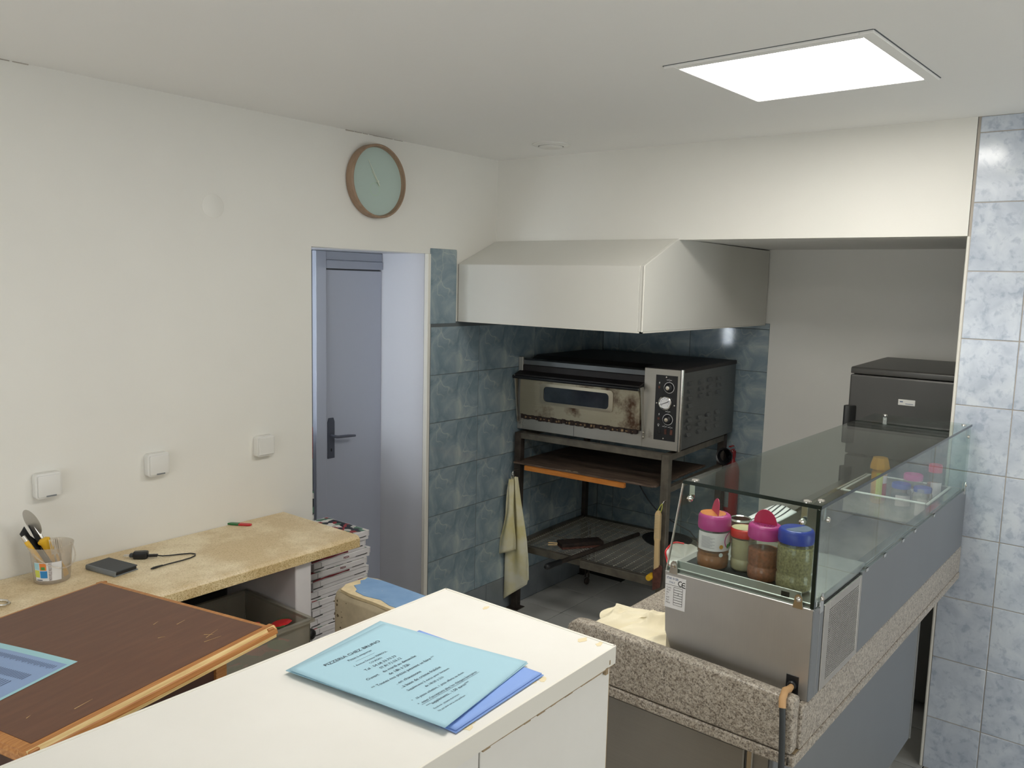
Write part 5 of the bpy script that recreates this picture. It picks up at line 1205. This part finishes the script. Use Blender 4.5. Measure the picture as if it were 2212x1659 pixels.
# ------------------------------------------------------------------ dark grey refrigerator
fg = thing('refrigerator', 'dark grey two-door refrigerator in the niche right of the oven', 'refrigerator', (3.95, 0.525, 0))
MB().box(0.05, 0.62, 0.0, 0.60, 0.03, 1.545).build('fridge_body', M['fridge'], fg, bevel=0.006, seg=2)
MB().prism([(0.0, 1.522), (0.0, 1.546), (0.01, 1.552), (0.55, 1.562), (0.62, 1.562), (0.62, 1.545), (0.05, 1.545), (0.05, 1.522)], 0.0, 0.60, 'y').build('top_cap', M['fridge'], fg, bevel=0.004, seg=2, smooth=40)
fd = MB().box(-0.004, 0.048, 0.0, 0.60, 1.148, 1.518).build('freezer_door', M['fridge'], fg, bevel=0.008, seg=2)
ld = MB().box(-0.004, 0.048, 0.0, 0.60, 0.06, 1.140).build('fridge_door', M['fridge'], fg, bevel=0.008, seg=2)
for p_, z0, z1 in ((fd, 1.20, 1.375), (ld, 0.80, 1.09)):
    MB().prism([(-0.006, 0.560), (-0.042, 0.580), (-0.048, 0.600), (-0.030, 0.612), (-0.010, 0.608), (0.0, 0.600)], z0, z1, 'z').build('door_handle', M['fridge_dark'], p_, bevel=0.006, seg=2, smooth=40)
bd_ = MB().box(-0.0065, -0.0042, 0.315, 0.385, 1.398, 1.424).build('maker_badge', M['white_plastic'], fd, bevel=0.001)
MB().box(-0.0068, -0.0066, 0.322, 0.355, 1.404, 1.4065).box(-0.0068, -0.0066, 0.365, 0.378, 1.411, 1.416).build('badge_print', M['ink_grey'], bd_)
for y in (0.04, 0.54):
    MB().box(0.06, 0.10, y, y + 0.03, 0.0, 0.03).box(0.54, 0.58, y, y + 0.03, 0.0, 0.03).build('foot', M['black'], fg)

# ------------------------------------------------------------------ small things on the worktop
bk = thing('plastic_tub', 'translucent plastic tub with paper label holding kitchen tools', 'tub', (1.116, 2.775, WT + 0.0008))
MB().lathe([(0.050, 0.0), (0.053, 0.004), (0.062, 0.112), (0.066, 0.114), (0.067, 0.122), (0.065, 0.122), (0.060, 0.110), (0.051, 0.006), (0.0, 0.006)], 40, None, True, False).build('tub_wall', M['tub_plastic'], bk, smooth=40)
MB().tube([(0.0685 * cos(a_), 0.0685 * sin(a_), 0.108 - 0.055 * sin((a_ - radians(200)) / radians(170) * pi)) for a_ in [radians(200 + 170 * q / 20) for q in range(21)]], 0.0025).build('tub_handle', M['tub_plastic'], bk, smooth=50)
VA = math.atan2(-2.775, -1.116)   # direction from the tub back to the viewer
def onwall(ang, z, off=0.0012):
    r = 0.053 + (0.062 - 0.053) * (z - 0.004) / 0.108 + off; return (r * cos(ang), r * sin(ang), z)
def patch(a0, a1, z0, z1, off, n=8): return MB().sheet(lambda u, v_: onwall(VA + radians(a0 + (a1 - a0) * u), z0 + (z1 - z0) * v_, off), n, 1)
lb_ = patch(-55, 28, 0.014, 0.076, 0.0008, 14).build('paper_label', M['paper_white'], bk, smooth=60)
patch(-36, -16, 0.050, 0.074, 0.0012).build('label_print', M['orange_print'], lb_, smooth=60)
patch(-32, -20, 0.052, 0.062, 0.0015).build('label_print', M['green_print'], lb_, smooth=60)
patch(-36, -14, 0.024, 0.048, 0.0012).build('label_print', M['sky_print'], lb_, smooth=60)
patch(-55, -38, 0.026, 0.050, 0.0012).build('label_print', M['lime_print'], lb_, smooth=60)
patch(-55, -38, 0.052, 0.074, 0.0012).build('label_print', M['flyer_pale'], lb_, smooth=60)
patch(-50, -30, 0.016, 0.0185, 0.0012).build('label_print', M['ink'], lb_, smooth=60)
def wrap_text(txt, size, a0, z, width, up):
    o = lettering(txt, size, M['rust'], lb_, Matrix.Identity(4), align='CENTER', bold=0.0001)
    xs = [v_.co.x for v_ in o.data.vertices]; k = width / (max(xs) - min(xs))
    for v_ in o.data.vertices: v_.co = onwall(VA + radians(a0) - v_.co.y / 0.058, z + v_.co.x * k, 0.0014)
wrap_text('NOUVELLE RECOLTE', 0.012, -5, 0.045, 0.058, True)
def in_tub(name, label, cat, bx, by, ang, lean):   # empty whose z axis is the tool's own axis
    t = thing(name, label, cat, (1.116 + 0.78 * bx, 2.775 + 0.78 * by, WT + 0.0085), 0, 'kitchen tools in the tub')
    t.rotation_euler = (Matrix.Rotation(ang, 3, 'Z') @ Matrix.Rotation(lean, 3, 'Y')).to_euler(); return t
LEFT = VA + radians(90) + pi * 0   # direction towards picture left
LEFTV = Vector((-0.74, 0.67)); LA = math.atan2(LEFTV.y, LEFTV.x)
pc = in_tub('pizza_cutter', 'pizza cutter with large steel wheel and yellow handle standing in the tub', 'pizza cutter', 0.042, -0.030, LA, radians(27))
MB().lathe([(0.0, 0.002), (0.011, 0.003), (0.014, 0.02), (0.0125, 0.06), (0.014, 0.10), (0.015, 0.128), (0.019, 0.134), (0.019, 0.140), (0.010, 0.146), (0.0, 0.146)], 16, None, False, False).build('handle', M['yellow'], pc, smooth=50)
MB().tube([(0, 0, 0.144), (0, 0, 0.168), (0.002, -0.002, 0.182), (0.001, -0.003, 0.205)], [0.005, 0.005, 0.004, 0.003], 8).build('fork', M['chrome'], pc, smooth=50)
mm = Matrix.Translation((0.0, 0.002, 0.208)) @ Matrix.Rotation(radians(-42), 4, 'Z') @ Matrix.Rotation(pi / 2, 4, 'X')
MB().lathe([(0.0, 0.0007), (0.040, 0.0007), (0.046, 0.0), (0.040, -0.0007), (0.0, -0.0007)], 40, mm, False, False).build('wheel', M['steel'], pc, smooth=30)
MB().lathe([(0.006, 0.0007), (0.005, 0.003), (0.0, 0.003)], 14, mm, False, False).build('wheel_pin', M['chrome'], pc, smooth=30)
def spat(name, label, bx, by, lean, h0, h1, wd, tip, tw=0.0):
    t = in_tub(name, label, 'spatula', bx, by, LA, lean)
    m = Matrix.Rotation(radians(70) + tw, 4, 'Z') @ Matrix.Rotation(pi / 2, 4, 'X')
    MB().prism([(-0.008, 0.0), (0.008, 0.0), (wd * 0.55, h0), (wd, (h0 + h1) / 2), (wd * 0.8, h1 - 0.012), (tip, h1), (-wd * 0.6, h1 - 0.035), (-wd, (h0 + h1) / 2), (-wd * 0.55, h0)], -0.0015, 0.0015, 'z', m).build('blade', M['black'], t, bevel=0.0006)
    return t
spat('plastic_spatula', 'black pointed plastic spatula leaning left out of the tub', 0.022, 0.004, radians(33), 0.08, 0.192, 0.020, -0.016)
spat('plastic_spatula.001', 'narrow black plastic spatula between the steel wheel and the pointed one', 0.034, 0.022, radians(25), 0.08, 0.196, 0.012, 0.004)
yk = in_tub('small_knife', 'small yellow-handled knife with steel ferrule in the tub', 'knife', -0.006, -0.012, LA, radians(30))
MB().lathe([(0.006, 0.02), (0.0075, 0.03), (0.0085, 0.09), (0.0075, 0.145)], 12).build('handle', M['yellow'], yk, smooth=50)
MB().lathe([(0.0072, 0.145), (0.0072, 0.165), (0.0, 0.166)], 12, None, False, False).build('ferrule', M['chrome'], yk, smooth=50)
for q in range(2):
    fk = in_tub('fork' if q == 0 else 'fork.001', 'steel fork in the tub, tines up, %s' % ('nearer the label' if q == 0 else 'just right of the other fork'), 'fork', 0.010 + 0.014 * q, -0.046 + 0.004 * q, LA, radians(8 - 4 * q))
    f_ = MB(); f_.box(-0.003, 0.003, -0.0009, 0.0009, 0.0, 0.085).box(-0.009, 0.009, -0.0009, 0.0009, 0.085, 0.100)
    f_.build('fork_handle', M['chrome'], fk)
    for w_ in range(4): MB().box(-0.009 + 0.0053 * w_, -0.0067 + 0.0053 * w_, -0.0009, 0.0009, 0.0995, 0.135).build('tine', M['chrome'], fk)
# wallet
wa = thing('wallet', 'black leather wallet with grey edge lying on the worktop', 'wallet', (1.290, 2.728, WT + 0.0008), radians(11))
wa.scale = (0.92, 0.80, 0.95)
MB().box(-0.046, 0.046, -0.093, 0.093, 0.0, 0.003).build('lower_cover', M['grey_cloth'], wa, bevel=0.001)
MB().box(-0.042, 0.042, -0.090, 0.090, 0.003, 0.014).build('inside', M['black'], wa, bevel=0.002)
MB().box(-0.045, 0.045, -0.091, 0.092, 0.0140, 0.0175).build('upper_cover', M['charcoal'], wa, bevel=0.0015, seg=2)
MB().prism([(-0.051, 0.0), (-0.0525, 0.005), (-0.0525, 0.012), (-0.050, 0.0168), (-0.044, 0.0172), (-0.046, 0.009), (-0.046, 0.0)], -0.092, 0.092, 'y').build('spine', M['grey_cloth'], wa, smooth=50)
# charger
ch = thing('phone_charger', 'black phone charger with two pins and short cable on the worktop', 'charger', (1.405, 2.765, WT + 0.0008), radians(-42))
MB().prism([(-0.022, -0.011), (0.012, -0.016), (0.026, -0.012), (0.028, 0.012), (0.012, 0.016), (-0.022, 0.011)], 0.0, 0.026, 'z').build('adapter', M['black'], ch, bevel=0.006, seg=3, smooth=40)
MB().box(-0.034, -0.021, -0.008, 0.008, 0.006, 0.019).build('plug_base', M['charcoal'], ch, bevel=0.002)
for y in (-0.006, 0.006): MB().tube([(-0.034, y, 0.012), (-0.054, y, 0.012)], 0.002).build('pin', M['chrome'], ch, smooth=50)
MB().box(0.027, 0.060, -0.006, 0.006, 0.005, 0.014).build('connector', M['black'], ch, bevel=0.002)
MB().tube([(0.058, 0, 0.009), (0.075, 0.002, 0.006), (0.10, 0.012, 0.004), (0.135, 0.025, 0.0032), (0.165, 0.030, 0.0032), (0.182, 0.022, 0.0032), (0.185, 0.002, 0.0032), (0.174, -0.020, 0.0032), (0.150, -0.045, 0.0032), (0.115, -0.075, 0.0032), (0.095, -0.098, 0.004)], 0.0024).build('cable', M['black'], ch, smooth=50)
MB().tube([(0.098, -0.095, 0.005), (0.080, -0.114, 0.005), (0.074, -0.121, 0.005), (0.068, -0.128, 0.005)], [0.003, 0.0042, 0.0042, 0.002]).build('cable_plug', M['black'], ch, smooth=50)
# sauce sachet near the wall
sp_ = thing('sachet', 'red and green sachet lying on the worktop close to the wall', 'sachet', (1.868, 2.862, WT + 0.0008), radians(-58))
MB().prism([(-0.050, -0.006), (-0.03, -0.011), (0.0, -0.012), (0.0, 0.012), (-0.03, 0.011), (-0.050, 0.006)], 0.0, 0.007, 'z').build('green_half', M['green_pack'], sp_, bevel=0.002)
MB().prism([(0.0, -0.012), (0.040, -0.011), (0.052, -0.006), (0.052, 0.006), (0.040, 0.011), (0.0, 0.012)], 0.0, 0.007, 'z').build('red_half', M['red_pack'], sp_, bevel=0.002)
# wire handle at the left picture edge
wh = thing('wire_loop', 'bent steel wire handle on the worktop beside the brown table', 'handle', (0.925, 2.665, WT + 0.0008))
MB().tube([(-0.20, 0.10, 0.028), (-0.06, 0.055, 0.016), (0.002, 0.036, 0.006), (0.020, 0.015, 0.004), (0.018, -0.012, 0.004), (0.0, -0.026, 0.006), (-0.05, -0.012, 0.014), (-0.20, 0.04, 0.028)], 0.0038, 10).build('wire', M['chrome'], wh, smooth=50)

# blank cover disc and hairline crack
bc = thing('cover_disc', 'faint round white cover disc on the left wall left of the clock', 'cover', (1.80, YW, 2.16))
MB().lathe([(0.046, 0.0), (0.046, 0.0012), (0.043, 0.0025), (0.0, 0.0025)], 40, R, False, False).build('disc', M['wall'], bc, smooth=40)
ck_ = MB(); random.seed(3)
for x0, x1 in ((0.55, 1.15), (2.45, 2.78)):
    x = x0
    while x < x1:
        L = random.uniform(0.02, 0.05); ck_.box(x, x + L, YW - 0.0015 - random.uniform(0, 0.002), YW - 0.0002, ZC - random.uniform(0.001, 0.0035), ZC - 0.0004); x += L + random.uniform(0, 0.01)
struct(ck_.build('trim_7', M['grout']))
for o in bpy.data.objects:
    if o.name.split('.')[0] in STUFF: o['kind'] = 'stuff'
